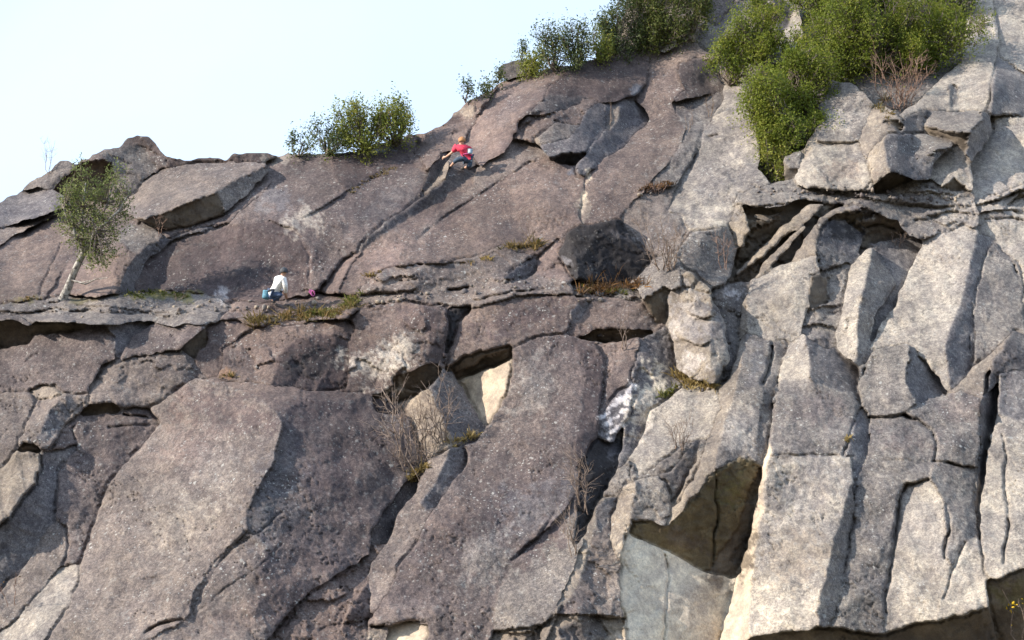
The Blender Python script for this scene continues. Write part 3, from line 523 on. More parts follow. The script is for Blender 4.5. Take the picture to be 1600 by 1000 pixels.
F('jblk_c', 25, -30, 'umber', [(1474,293),(1490,280),(1509,297),(1490,299)], 0.35)
O('jblk_b', 'boulder', 'large faceted grey block at the front of the jumbled blocks', 'boulder')
F('jblk_b', 22, 10, 'blue', [(1384,208),(1425,209),(1440,245),(1487,226),(1462,256),(1453,273),(1428,280),(1394,270),(1386,255)], 1.05, .05)
F('jblk_b', -10, 42, 'grey', [(1424,210),(1473,212),(1488,223),(1487,228),(1462,236),(1432,250)], 1.05)
F('jblk_b', -45, 14, 'tan', [(1356,246),(1368,225),(1384,208),(1386,255),(1392,268),(1366,288),(1358,272)], 1.05)
F('jhole', 20, -50, 'umber', [(1366,290),(1394,270),(1428,280),(1410,285),(1382,302),(1366,302)], -0.05)
F('jlip', -20, 30, 'grey', [(1380,303),(1408,286),(1425,281),(1450,292),(1480,300),(1440,306)], 0.25)
O('far_rock', 'boulder', 'tall pale rock on the skyline among the bushes', 'boulder')
F('far_rock', 5, 15, 'purp', [(1097,-130),(1101,31),(1119,42),(1146,12),(1160,-130)], -0.6, .2)
O('skystone', 'boulder', 'flat grey boulder on the skyline under the leafy shrubs', 'boulder')
F('skystone', 10, 22, 'grey', [(776,124),(780,104),(800,94),(836,91),(846,104),(838,118),(812,120),(790,126)], -0.2)
O('crest_stone', 'boulder', 'pale rounded stone below the skyline bushes', 'boulder')
F('crest_stone', -15, 25, 'pale', [(1030,80),(1040,68),(1052,60),(1062,66),(1050,80),(1036,86)], 0.3)
O('stump_stone', 'stone', 'small upright pale stone at the top of the brown slab', 'stone')
F('stump_stone', -20, 15, 'tan', [(1070,62),(1072,48),(1080,41),(1090,52),(1088,64)], 0.3)
# wet streaks
P('wet', .95, 996, 142, 12, 7, -15); P('wet', .9, 890, 268, 8, 6, 0); P('wet', .8, 600, 234, 22, 5, -5)
P('pale', .5, 470, 345, 40, 22, -10); P('pale', .35, 440, 250, 30, 10, 0); P('white', .4, 345, 455, 14, 14, 0); P('pink', .4, 485, 410, 8, 45, 8)
P('black', .5, 370, 420, 60, 30, -20); P('dgrey', .5, 600, 320, 70, 18, -35); P('blue', .5, 430, 310, 40, 30, 20)


def jitter_poly(pts, closed=True, amp=0.045):
    out = []
    n = len(pts)
    for i in range(n if closed else n-1):
        a = np.array(pts[i], float); b = np.array(pts[(i+1) % n], float)
        key = sorted([tuple(pts[i]), tuple(pts[(i+1) % n])])
        rs = random.Random(str(key)); L = np.linalg.norm(b-a)
        m = int(min(5, max(0, math.log2(max(L, 1)/6.0))))
        p, q = (np.array(key[0], float), np.array(key[1], float))
        line = [p, q]; s = L*amp
        nrm = np.array([-(q-p)[1], (q-p)[0]])/max(L, 1e-6)
        for _ in range(m):
            new = []
            for j in range(len(line)-1):
                new += [line[j], (line[j]+line[j+1])/2 + nrm*rs.uniform(-s, s)]
            line = new+[line[-1]]; s *= 0.6
        if tuple(key[0]) != tuple(pts[i]): line = line[::-1]
        out += line[:-1]
    if not closed: out.append(np.array(pts[-1], float))
    return np.array(out)
def inside(poly, U, V):
    r = np.zeros(U.shape, bool); x, y = poly[:, 0], poly[:, 1]; n = len(poly); j = n-1
    for i in range(n):
        if y[i] != y[j]:
            c = ((y[i] > V) != (y[j] > V)) & (U < (x[j]-x[i])*(V-y[i])/(y[j]-y[i])+x[i])
            r ^= c
        j = i
    return r
def box(poly, pad=0):
    i0 = max(0, int((poly[:, 1].min()-pad-V0)/CELL)-1); i1 = min(H, int((poly[:, 1].max()+pad-V0)/CELL)+2)
    j0 = max(0, int((poly[:, 0].min()-pad-U0)/CELL)-1); j1 = min(W, int((poly[:, 0].max()+pad-U0)/CELL)+2)
    return slice(i0, i1), slice(j0, j1)
def gblur(a, s):
    """gaussian blur with mirrored edges, sigma in cells"""
    h, w = a.shape[:2]
    A = np.concatenate([a, a[::-1]], 0); A = np.concatenate([A, A[:, ::-1]], 1)
    fy = np.fft.fftfreq(2*h)[:, None]; fx = np.fft.rfftfreq(2*w)[None]
    K = np.exp(-2*(math.pi*s)**2*(fx**2+fy**2))
    if a.ndim == 3:
        return np.stack([np.fft.irfft2(np.fft.rfft2(A[..., i])*K, s=A.shape[:2])[:h, :w] for i in range(a.shape[2])], -1)
    return np.fft.irfft2(np.fft.rfft2(A)*K, s=A.shape[:2])[:h, :w]
def fnoise(lam_px, seed, beta=1.8, su=1.0, sv=1.0):
    """spectral noise, unit std, longest wavelength lam_px"""
    r = np.random.default_rng(seed); a = r.standard_normal((H, W))
    fy = np.fft.fftfreq(H)[:, None]/CELL*sv; fx = np.fft.rfftfreq(W)[None]/CELL*su
    f = np.sqrt(fx**2+fy**2); f0 = 1.0/lam_px
    K = np.where(f > 0, (f**2+f0**2)**(-beta/2), 0)
    n = np.fft.irfft2(np.fft.rfft2(a)*K, s=(H, W))
    return n/n.std()

# label raster
LAB = np.full((H, W), -1, np.int32)
warpu = fnoise(40, 1)*1.1; warpv = fnoise(40, 2)*1.1
for idx, (key, pts, az, el, tint, out, soft) in enumerate(FAC):
    poly = jitter_poly(pts)
    sl = box(poly, 8)
    LAB[sl][inside(poly, UU[sl]+warpu[sl], VV[sl]+warpv[sl])] = idx
ROCKM = LAB >= 0
# slivers of the base sheet next to traced facets are taken over by their neighbours
def shift(a, dy, dx, fill):
    r = np.full_like(a, fill); h, w = a.shape[:2]
    r[max(0, dy):h+min(0, dy), max(0, dx):w+min(0, dx)] = a[max(0, -dy):h+min(0, -dy), max(0, -dx):w+min(0, -dx)]
    return r
N8 = [(0, 1), (0, -1), (1, 0), (-1, 0), (1, 1), (1, -1), (-1, 1), (-1, -1)]
for _ in range(9):
    for dy, dx in N8[:4]:
        nb = shift(LAB, dy, dx, -1)
        m = (LAB == 0) & (nb > 0); LAB[m] = nb[m]

# orientation, softness, outset and colour per cell
AZ = np.radians(np.array([f[2] for f in FAC], float)); EL = np.radians(np.array([f[3] for f in FAC], float))
nw = np.stack([np.sin(AZ)*np.cos(EL), -np.cos(AZ)*np.cos(EL), np.sin(EL)], -1)
lab0 = np.maximum(LAB, 0)
NW = nw[lab0]
OUTS = np.array([f[5] for f in FAC])[lab0]
SOFT = gblur(np.array([f[6] for f in FAC])[lab0], 4)[..., None]
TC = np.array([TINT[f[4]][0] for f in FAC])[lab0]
WR = np.array([TINT[f[4]][1:] for f in FAC])[lab0]
# fractured surfaces: irregular chips, each tilted a little its own way
def chips(sl, su, sv, seed, rot=0.0):
    r = np.random.default_rng(seed); U_, V_ = UU[sl]+warpu[sl]*2.2, VV[sl]+warpv[sl]*2.2
    c, s_ = math.cos(rot), math.sin(rot); X = (U_*c+V_*s_)/su; Y = (-U_*s_+V_*c)/sv
    ix, iy = np.floor(X).astype(int), np.floor(Y).astype(int); ox, oy = ix.min()-2, iy.min()-2
    J = r.uniform(0, 1, (iy.max()-oy+4, ix.max()-ox+4, 2)); best = np.full(X.shape, 1e9); bid = np.zeros(X.shape, int)
    for dy in (-1, 0, 1):
        for dx in (-1, 0, 1):
            a, b_ = iy+dy-oy, ix+dx-ox; d = (X-ix-dx-J[a, b_, 0])**2+(Y-iy-dy-J[a, b_, 1])**2
            k = d < best; best = np.where(k, d, best); bid = np.where(k, a*J.shape[1]+b_, bid)
    n = J.shape[0]*J.shape[1]
    return r.normal(0, 1, (n, 2))[bid], r.normal(0, 1, n)[bid]
okey = np.array([list(OBJ).index(f[0]) for f in FAC])[lab0]
SHAT = {'blackrock': (44, 36, .14, .03), 'shelf': (34, 13, .17, .045), 'ledges': (54, 14, .12, .03), 'ledge_l': (60, 11, .10, .03), 'nose': (26, 22, .16, .03),
 'n7': (24, 20, .2, .04), 'hang': (34, 26, .10, .02), 'roof': (60, 50, .06, .02), 'col_b': (26, 22, .14, .03), 'jlip': (26, 10, .25, .05), 'low_b': (30, 34, .25, .06), 'low_a': (44, 30, .16, .05),
 'round_l': (26, 34, .16, .03), 'blk_a': (46, 36, .12, .025), 'blk_b': (38, 34, .16, .03), 'terrace': (40, 12, .18, .05), 'sr_e': (60, 12, .2, .06), 'knob': (26, 18, .22, .04),
 'chunk': (26, 16, .2, .04), 'rnd1': (22, 26, .2, .03), 'dome': (46, 30, .12, .03), 'sl_i5': (40, 40, .1, .02), 'ledge_r': (30, 8, .2, .05), 'pinn': (40, 34, .12, .03),
 'jblk_b': (40, 34, .10, .0), 'sl_h4': (50, 24, .12, .03), 'n10': (24, 26, .2, .04), 'n3': (26, 40, .14, .03), 'undercut': (40, 14, .2, .06), 'hill': (60, 40, .12, .04), 'n6': (24, 40, .2, .05)}
full = (slice(0, H), slice(0, W))
t1, o1 = chips(full, 70, 54, 501, -0.9); t2, o2 = chips(full, 30, 26, 502, -0.6)
amp = np.where(np.array([f[6] for f in FAC])[lab0] > .3, .25, np.where(np.isin(okey, [list(OBJ).index(k_) for k_ in ('great', 'middle', 'bowl', 'centre', 'slab_d', 'slab_e', 'col_h', 'col_i', 'col_l', 'col_d')]), .45, 1.0))
tilt = (0.065*t1+0.05*t2)*amp[..., None]; OUTS = OUTS+(0.010*o1+0.006*o2)*amp
for key, (su, sv, ta, oa) in SHAT.items():
    m = okey == list(OBJ).index(key); ii, jj = np.where(m)
    if not len(ii): continue
    sl = (slice(ii.min(), ii.max()+1), slice(jj.min(), jj.max()+1)); t3, o3 = chips(sl, su, sv, len(key)*31+su, -0.1); t4, o4 = chips(sl, su*.5, sv*.55, len(key)*37+su, -0.2)
    mm = m[sl]; tilt[sl][mm] += (ta*t3+ta*.6*t4)[mm]; OUTS[sl][mm] += (oa*o3+oa*.4*o4)[mm]
NW = NW+np.stack([tilt[..., 0], np.zeros((H, W)), tilt[..., 1]], -1)
NH = gblur(NW, 0.8); NS = gblur(NW, 11.0)
NW = NH*(1-SOFT*.85)+NS*SOFT*.85
# undulation of the faces themselves
NW = NW + 0.10*np.stack([fnoise(120, 11, 1.6), np.zeros((H, W)), fnoise(120, 12, 1.6)], -1)
NW /= np.linalg.norm(NW, axis=-1, keepdims=True)
ncx = NW@RGT; ncy = NW@UPV; ncz = NW@FWD
xr = (UU-800)/FPX; yr = (500-VV)/FPX
def to_grad(nx, ny, nz):
    d = np.minimum(nx*xr+ny*yr+nz, -0.17)
    return -(nx/FPX)/d*CELL, (ny/FPX)/d*CELL
g_u, g_v = to_grad(ncx, ncy, ncz)
# base surface: one big 62 degree slab, bending back towards the top left
BEL, BAZ = math.radians(27.0), math.radians(-4)
bn = np.array([math.sin(BAZ)*math.cos(BEL), -math.cos(BAZ)*math.cos(BEL), math.sin(BEL)])
den = (bn@RGT)*xr+(bn@UPV)*yr+(bn@FWD)
w0 = -np.log(np.maximum(-den, 0.05))
w_off = math.log(45.0) - w0[int((240-V0)/CELL), int((715-U0)/CELL)]; w0 += w_off
hu = (g_u[:, :-1]+g_u[:, 1:])/2 - np.diff(w0, axis=1)
hv = (g_v[:-1]+g_v[1:])/2 - np.diff(w0, axis=0)
def cross_links(poly, A, B):
    """signed crossings of grid links A->B with a polyline: +1 when B lies on its right-hand (recessed) side"""
    r = np.zeros(A[0].shape)
    for (px, py), (qx, qy) in zip(poly[:-1], poly[1:]):
        ca = (qx-px)*(A[1]-py)-(qy-py)*(A[0]-px); cb = (qx-px)*(B[1]-py)-(qy-py)*(B[0]-px)
        d1 = (B[0]-A[0])*(py-A[1])-(B[1]-A[1])*(px-A[0]); d2 = (B[0]-A[0])*(qy-A[1])-(B[1]-A[1])*(qx-A[0])
        hit = (ca*cb < 0) & (d1*d2 <= 0)
        r += np.where(hit, np.sign(cb-ca), 0)
    return np.clip(r, -1, 1)
stepu = np.zeros(hu.shape, bool); stepv = np.zeros(hv.shape, bool)
for h, pts in STEP:
    poly = jitter_poly(pts, False)
    sl = box(poly, 5); U_, V_ = UU[sl], VV[sl]
    i0, j0 = sl[0].start, sl[1].start
    # steps taper to nothing at both ends
    def taper(Ux, Vx):
        d0 = np.hypot(Ux-pts[0][0], Vx-pts[0][1]); d1 = np.hypot(Ux-pts[-1][0], Vx-pts[-1][1])
        L = np.linalg.norm(np.diff(poly, axis=0), axis=1).sum()
        return np.clip(np.minimum(d0, d1)/(0.22*L), 0.08, 1)
    a = cross_links(poly, (U_[:, :-1], V_[:, :-1]), (U_[:, 1:], V_[:, 1:]))*taper(U_[:, 1:], V_[:, 1:])
    hu[i0:i0+a.shape[0], j0:j0+a.shape[1]] += a*h/40.0; stepu[i0:i0+a.shape[0], j0:j0+a.shape[1]] |= a != 0
    a = cross_links(poly, (U_[:-1], V_[:-1]), (U_[1:], V_[1:]))*taper(U_[1:], V_[1:])
    hv[i0:i0+a.shape[0], j0:j0+a.shape[1]] += a*h/40.0; stepv[i0:i0+a.shape[0], j0:j0+a.shape[1]] |= a != 0
# faces keep their own orientation: links across joints are weak, so joints open into steps
def link_w(ax):
    l1, l2 = (lab0[:, :-1], lab0[:, 1:]) if ax else (lab0[:-1], lab0[1:])
    k1, k2 = (okey[:, :-1], okey[:, 1:]) if ax else (okey[:-1], okey[1:])
    return np.where(l1 == l2, 1.0, np.where(k1 == k2, 0.10, 0.02))
wu = np.where(stepu, 1.0, link_w(1)); wv = np.where(stepv, 1.0, link_w(0))
lam = 1.0/138.0**2
def DT(fu, fv):
    r = np.zeros((H, W)); r[:, :-1] -= fu; r[:, 1:] += fu; r[:-1] -= fv; r[1:] += fv
    return r
def Aop(x): return lam*x + DT(wu*np.diff(x, axis=1), wv*np.diff(x, axis=0))
kk = lam + 0.9*((2-2*np.cos(2*math.pi*np.fft.fftfreq(H)))[:, None]+(2-2*np.cos(2*math.pi*np.fft.rfftfreq(W)))[None])
def Minv(r): return np.fft.irfft2(np.fft.rfft2(r)/kk, s=(H, W))
e = np.zeros((H, W)); r_ = DT(wu*hu, wv*hv); z_ = Minv(r_); p_ = z_.copy(); rz = rz0 = (r_*z_).sum()
for it in range(220):
    q_ = Aop(p_); al = rz/(p_*q_).sum(); e += al*p_; r_ -= al*q_
    z_ = Minv(r_); rz2 = (r_*z_).sum()
    if rz2 < 1e-7*rz0: break
    p_ = z_+(rz2/rz)*p_; rz = rz2
DEP = np.exp(w0+e)
DSM = gblur(DEP, 17)
DEP = DEP - OUTS
# relief on the faces: broad waviness, small lumps, pits
PXM = DSM/FPX                                            # metres per photo pixel
rough = gblur(np.array([{'cream': .4, 'conc': .35}.get(f[4], 1.0) for f in FAC])[lab0], 2)
DEP += rough*(0.032*fnoise(90, 21, 2.4) + 0.007*fnoise(24, 22, 1.7))
rid = np.abs(fnoise(90, 23, 1.7)); DEP += rough*0.06*np.clip(0.16-rid, 0, 1)/0.16*np.clip(fnoise(200, 24, 2), 0, 1)
OB_ = np.where(ROCKM, okey, -1)
jm = np.zeros((H, W), bool)
for dy, dx in N8: jm |= (shift(OB_, dy, dx, -1) != OB_) & ROCKM & (shift(OB_, dy, dx, -1) >= 0)
near = jm.copy()
for _ in range(2):
    for dy, dx in N8[:4]: near |= shift(near, dy, dx, False)
DEP[jm] += (0.065*np.clip(0.35+0.9*fnoise(180, 43, 1.8), 0, 1.2))[jm]
crn1 = fnoise(60, 41, 1.6); crn2 = fnoise(110, 42, 1.8)
for depth, width, pts in CRACK:
    poly = jitter_poly(pts, False, 0.07); sl = box(poly, width*3+6)
    dmin = np.full(UU[sl].shape, 1e9)
    for a, q in zip(poly[:-1], poly[1:]):
        ab = q-a; t = np.clip(((UU[sl]-a[0])*ab[0]+(VV[sl]-a[1])*ab[1])/(ab@ab+1e-9), 0, 1)
        dmin = np.minimum(dmin, np.hypot(UU[sl]-a[0]-t*ab[0], VV[sl]-a[1]-t*ab[1]))
    wv_ = np.clip(width*0.62*(1+0.25*crn1[sl]), 1.2, 6); dm_ = depth*0.8*np.clip(0.85+0.3*crn2[sl], 0.2, 1.5)*np.where(near[sl], 0.25, 1.0)
    DEP[sl] += dm_*np.exp(-(dmin/wv_)**1.4)
# stains, lichen fields, painted shade and other coloured patches with outlines of their own
pn1 = fnoise(60, 31, 1.5); pn2 = fnoise(25, 32, 1.3)
TC = TC*0.80
bw = gblur(np.array([{'black': .05, 'cream': .08, 'white': .1, 'conc': .1, 'umber': .2, 'olive': .1}.get(f[4], .36) for f in FAC])[lab0], 1.0)[..., None]
TC = gblur(TC, 0.7)*(1-bw)+gblur(TC, 27)*bw
for tint, st, u, v, ru, rv, rot, lich in PATCH:
    c, s_ = math.cos(math.radians(rot)), math.sin(math.radians(rot))
    x = ((UU-u)*c+(VV-v)*s_)/ru; y = (-(UU-u)*s_+(VV-v)*c)/rv
    f = 1-np.sqrt(x*x+y*y)+0.28*pn1+0.20*pn2
    f = (np.clip(f/0.45, 0, 1)*st)[..., None]
    TC = TC*(1-f)+np.array(TINT[tint][0])*f
    w = np.array(TINT[tint][1:], float)
    if lich is not None: w[0] = lich
    if tint == 'wet': w[1] = 1
    WR = WR*(1-f)+w*f
TC = np.clip(TC*(1+0.10*fnoise(300, 33, 1.6)[..., None]), 0.015, 0.8)

OIDS = {k: i for i, k in enumerate(OBJ)}
OLAB = np.where(ROCKM, np.array([OIDS[f[0]] for f in FAC])[lab0], -1)
RANK = OUTS + 1e-4*lab0
def build_region(key, thick=0.6, back=False):
    oid = OIDS[key]; m0 = OLAB == oid
    if m0.sum() < 12: return None
    ii, jj = np.where(m0); pad = 5
    i0, i1 = max(0, ii.min()-pad), min(H, ii.max()+pad+1); j0, j1 = max(0, jj.min()-pad), min(W, jj.max()+pad+1)
    sl = (slice(i0, i1), slice(j0, j1))
    m = m0[sl].copy(); D = np.where(m, DEP[sl], 0); rk = np.where(m, RANK[sl], 0); T = TC[sl].copy(); Wr = WR[sl].copy()
    dh, rh, rockh = DEP[sl], RANK[sl], ROCKM[sl]
    T[~m] = 0; Wr[~m] = 0
    # chipped rim where the next face lies clearly deeper
    far = np.zeros(m.shape)
    for dy, dx in N8:
        nb = shift(dh, dy, dx, 0); om = ~shift(m, dy, dx, True) & m
        far = np.where(om, np.maximum(far, nb-dh), far)
    rimz = np.clip((far-0.06)/0.3, 0, 1)*0.022
    D = D + np.where(m, rimz, 0)
    # run on underneath the neighbours that stand in front
    under = np.zeros(m.shape, bool)
    for q in range(4):
        add = np.zeros(m.shape, bool); nD = np.zeros(m.shape); nR = np.zeros(m.shape); nT = np.zeros(T.shape); nW = np.zeros(Wr.shape)
        for dy, dx in N8:
            ms = shift(m, dy, dx, False); rs = shift(rk, dy, dx, 0)
            sD = shift(D, dy, dx, 0)
            ok = ms & ~m & ~add & rockh & ((dh < sD-0.03) | ((dh < sD+0.03) & (rh > rs)))
            add |= ok
            nD[ok] = shift(D, dy, dx, 0)[ok]; nR[ok] = rs[ok]; nT[ok] = shift(T, dy, dx, 0)[ok]; nW[ok] = shift(Wr, dy, dx, 0)[ok]
        D[add] = np.maximum(nD[add]+0.004, dh[add]+0.012+0.012*q); rk[add] = nR[add]; T[add] = nT[add]; Wr[add] = nW[add]
        m |= add; under = add.copy()
        for dy, dx in N8: under |= shift(add, dy, dx, False)
    q = m[:-1, :-1] & m[1:, :-1] & m[:-1, 1:] & m[1:, 1:]
    if not q.any(): return None
    vi = np.full(m.shape, -1); a, c = np.where(q)
    used = np.zeros(m.shape, bool)
    for dy, dx in ((0, 0), (1, 0), (1, 1), (0, 1)): used[a+dy, c+dx] = True
    vi[used] = np.arange(used.sum())
    quads = np.stack([vi[a, c], vi[a+1, c], vi[a+1, c+1], vi[a, c+1]], -1)
    pu = UU[sl][used].copy(); pv = VV[sl][used].copy(); pd = D[used]; tc = T[used]; wr = Wr[used]
    nv = len(pu)
    ed = np.concatenate([quads[:, [0, 1]], quads[:, [1, 2]], quads[:, [2, 3]], quads[:, [3, 0]]])
    code = np.minimum(ed[:, 0], ed[:, 1]).astype(np.int64)*nv+np.maximum(ed[:, 0], ed[:, 1])
    _, inv, cnt = np.unique(code, return_inverse=True, return_counts=True)
    be = ed[cnt[inv] == 1]
    for _ in range(4):      # take the stair-steps out of the outline
        su = np.zeros(nv); sv = np.zeros(nv); n = np.zeros(nv)
        for x, y in ((0, 1), (1, 0)):
            np.add.at(su, be[:, x], pu[be[:, y]]); np.add.at(sv, be[:, x], pv[be[:, y]]); np.add.at(n, be[:, x], 1)
        k = n > 0
        pu[k] = 0.5*pu[k]+0.5*su[k]/n[k]; pv[k] = 0.5*pv[k]+0.5*sv[k]/n[k]
    bv = np.unique(be); bi = np.full(nv, -1); bi[bv] = nv+np.arange(len(bv))
    P0 = world_pt(pu, pv, pd)
    cu, cv = pu[bv].mean(), pv[bv].mean()
    P1 = world_pt(pu[bv]+(cu-pu[bv])*0.01, pv[bv]+(cv-pv[bv])*0.01, pd[bv]+thick)
    nb_ = len(bv)
    verts = np.concatenate([P0, P1, P0[bv]]); tcol = np.concatenate([tc, tc[bv], tc[bv]]); wcol = np.concatenate([wr, wr[bv], wr[bv]])
    sk = np.stack([bi[be[:, 1]]+nb_, bi[be[:, 0]]+nb_, bi[be[:, 0]], bi[be[:, 1]]], -1)
    faces = [quads, sk]
    if back:                # close a loose block with a rounded back
        dist = np.zeros(nv); cur = np.ones(nv, bool); cur[bv] = False
        e2 = np.concatenate([ed, ed[:, ::-1]])
        for r in range(1, 40):
            dist[cur] = r; bad = np.zeros(nv, bool); nb = ~cur; bad[e2[nb[e2[:, 1]], 0]] = True; cur &= ~bad
            if not cur.any(): break
        inner = np.where(bi < 0)[0]; bk = bi.copy(); bk[inner] = len(verts)+np.arange(len(inner))
        dd = thick*(1+0.7*np.sqrt(np.clip(dist[inner]/max(dist.max(), 1), 0, 1)))
        verts = np.concatenate([verts, world_pt(pu[inner], pv[inner], pd[bv].mean()*0.5+pd[inner]*0.5+dd)])
        tcol = np.concatenate([tcol, tc[inner]]); wcol = np.concatenate([wcol, wr[inner]])
        faces.append(bk[quads[:, ::-1]])
    return verts, np.concatenate(faces), tcol, wcol
def fast_mesh(name, verts, faces, tcol, wcol, mat, parent):
    me = bpy.data.meshes.new(name); nf = len(faces)
    me.vertices.add(len(verts)); me.vertices.foreach_set('co', verts.astype(np.float32).ravel())
    me.loops.add(nf*4); me.loops.foreach_set('vertex_index', faces.astype(np.int32).ravel())
    me.polygons.add(nf); me.polygons.foreach_set('loop_start', np.arange(0, nf*4, 4, dtype=np.int32))
    me.polygons.foreach_set('use_smooth', np.ones(nf, bool))
    me.update(calc_edges=True)
    for nm, arr in (('tint', tcol), ('wear', wcol)):
        at = me.attributes.new(nm, 'FLOAT_COLOR', 'POINT')
        at.data.foreach_set('color', np.concatenate([arr, np.ones((len(arr), 1))], 1).astype(np.float32).ravel())
    me.materials.append(mat)
    return link(bpy.data.objects.new(name, me), parent)

# body of the mountain behind the faces
def build_body():
    st = 6
    hh, ww = H//st, W//st
    Dm = DEP[:hh*st, :ww*st].reshape(hh, st, ww, st).max((1, 3))
    for _ in range(2):
        Dm = np.maximum.reduce([Dm]+[np.where(shift(Dm, dy, dx, 0) > 0, shift(Dm, dy, dx, 0), Dm) for dy, dx in N8])
    Dm += 0.7
    rm = ROCKM[:hh*st, :ww*st].reshape(hh, st, ww, st).all((1, 3))
    er = rm.copy()
    for dy, dx in N8: er &= shift(rm, dy, dx, True)
    q = er[:-1, :-1] & er[1:, :-1] & er[:-1, 1:] & er[1:, 1:]
    uc = U0+(np.arange(ww)+.5)*CELL*st; vc = V0+(np.arange(hh)+.5)*CELL*st
    Ub, Vb = np.meshgrid(uc, vc)
    P0 = world_pt(Ub, Vb, Dm).reshape(-1, 3)
    a, c = np.where(q); idx = np.arange(hh*ww).reshape(hh, ww)
    quads = np.stack([idx[a, c], idx[a+1, c], idx[a+1, c+1], idx[a, c+1]], -1)
    ed = np.concatenate([quads[:, [0, 1]], quads[:, [1, 2]], quads[:, [2, 3]], quads[:, [3, 0]]])
    code = np.minimum(ed[:, 0], ed[:, 1]).astype(np.int64)*hh*ww+np.maximum(ed[:, 0], ed[:, 1])
    _, inv, cnt = np.unique(code, return_inverse=True, return_counts=True)
    be = ed[cnt[inv] == 1]
    P1 = P0+np.array([0, 14.0, -3.0])
    sk = np.stack([be[:, 1], be[:, 0], be[:, 0]+hh*ww, be[:, 1]+hh*ww], -1)
    verts = np.concatenate([P0, P1]); n = len(verts)
    o = fast_mesh('cliff', verts, np.concatenate([quads, sk]), np.tile(TINT['purp'][0], (n, 1)), np.zeros((n, 3)), ROCK, None)
    bm = bmesh.new(); bm.from_mesh(o.data)
    bmesh.ops.delete(bm, geom=[v for v in bm.verts if not v.link_faces], context='VERTS'); bm.to_mesh(o.data); bm.free()
    return tag(o, 'steep granite cliff of purple brown slabs and pale grey columns', kind='structure')
cliff = build_body()
def build_flank():
    """the cliff running on beyond the picture: left, right, below and above"""
    st = 12.0; u = np.arange(-1400, 3100, st); v = np.arange(-900, 1400, st); Ub, Vb = np.meshgrid(u, v)
    r = np.random.default_rng(9); xr_ = (Ub-800)/FPX; yr_ = (500-Vb)/FPX
    def base(U_, V_): return np.exp(-np.log(np.maximum(-((bn@RGT)*(U_-800)/FPX+(bn@UPV)*(500-V_)/FPX+bn@FWD), 0.12))+w_off)
    uc = np.clip(Ub, U0+3, U1-3); vc = np.clip(Vb, V0+3, V1-3); dist = np.hypot(Ub-uc, Vb-vc)
    de = DEP[((vc-V0)/CELL).astype(int).clip(0, H-1), ((uc-U0)/CELL).astype(int).clip(0, W-1)]
    n1 = np.zeros(Ub.shape)
    for lam_, a_ in ((260, .5), (110, .3), (50, .12)):
        k = r.normal(0, 1, Ub.shape); fy = np.fft.fftfreq(k.shape[0])[:, None]/st; fx = np.fft.fftfreq(k.shape[1])[None]/st
        k = np.fft.ifft2(np.fft.fft2(k)*np.exp(-(fx**2+fy**2)*lam_**2*2)).real; n1 += a_*k/k.std()
    D = base(Ub, Vb)+(de-base(uc, vc))*np.exp(-dist/160)+n1*np.clip(dist/120, 0, 1)*.8
    ok = (dist > 0) & np.where(Ub < U0, Vb > 375+(U0-Ub)*.22, True) & np.where(Vb < V0, Ub > 1050-(Vb-V0)*.4, True)
    q = ok[:-1, :-1] & ok[1:, :-1] & ok[:-1, 1:] & ok[1:, 1:]; a, c = np.where(q); idx = np.arange(Ub.size).reshape(Ub.shape)
    # last row of cells reaches under the detailed part
    near_ = (dist < st*1.6); grown = ok | (near_ & (dist == 0) & np.where(Ub < 200, Vb > 375, True) & np.where(Vb < 0, Ub > 1050, True) & ((Ub < U0+st*2) | (Ub > U1-st*2) | (Vb < V0+st*2) | (Vb > V1-st*2)))
    D = np.where(dist == 0, D+.35, D); ok = grown
    q = ok[:-1, :-1] & ok[1:, :-1] & ok[:-1, 1:] & ok[1:, 1:]; a, c = np.where(q)
    f = np.stack([idx[a, c], idx[a+1, c], idx[a+1, c+1], idx[a, c+1]], -1); used, inv = np.unique(f, return_inverse=True)
    P_ = world_pt(Ub, Vb, D).reshape(-1, 3)[used]; n = len(used); t = np.clip((Ub.ravel()[used]-500)/900, 0, 1)[:, None]
    tc = (np.array(TINT['brown'][0])*(1-t)+np.array(TINT['pale'][0])*t)*.8
    return fast_mesh('cliff_flank', P_, inv.reshape(-1, 4), tc, np.tile([.7, 0, .5], (n, 1)), ROCK, cliff)
build_flank()
PARTS = {}
for key, (name, label, cat, group) in OBJ.items():
    r = build_region(key, 0.9 if label else 0.6, bool(label))
    if r is None: print('EMPTY REGION', key); continue
    o = fast_mesh(name, *r, ROCK, None if label else cliff)
    if label: tag(o, label, cat, group)
    PARTS[key] = o
def depth_at(u, v):
    i = int(np.clip((v-V0)/CELL, 0, H-1)); j = int(np.clip((u-U0)/CELL, 0, W-1))
    return float(DEP[i, j])
def at(u, v, off=0.0):
    """world point on the rock under a photo pixel, off metres out towards the viewer"""
    return Vector(world_pt(u, v, depth_at(u, v)-off))
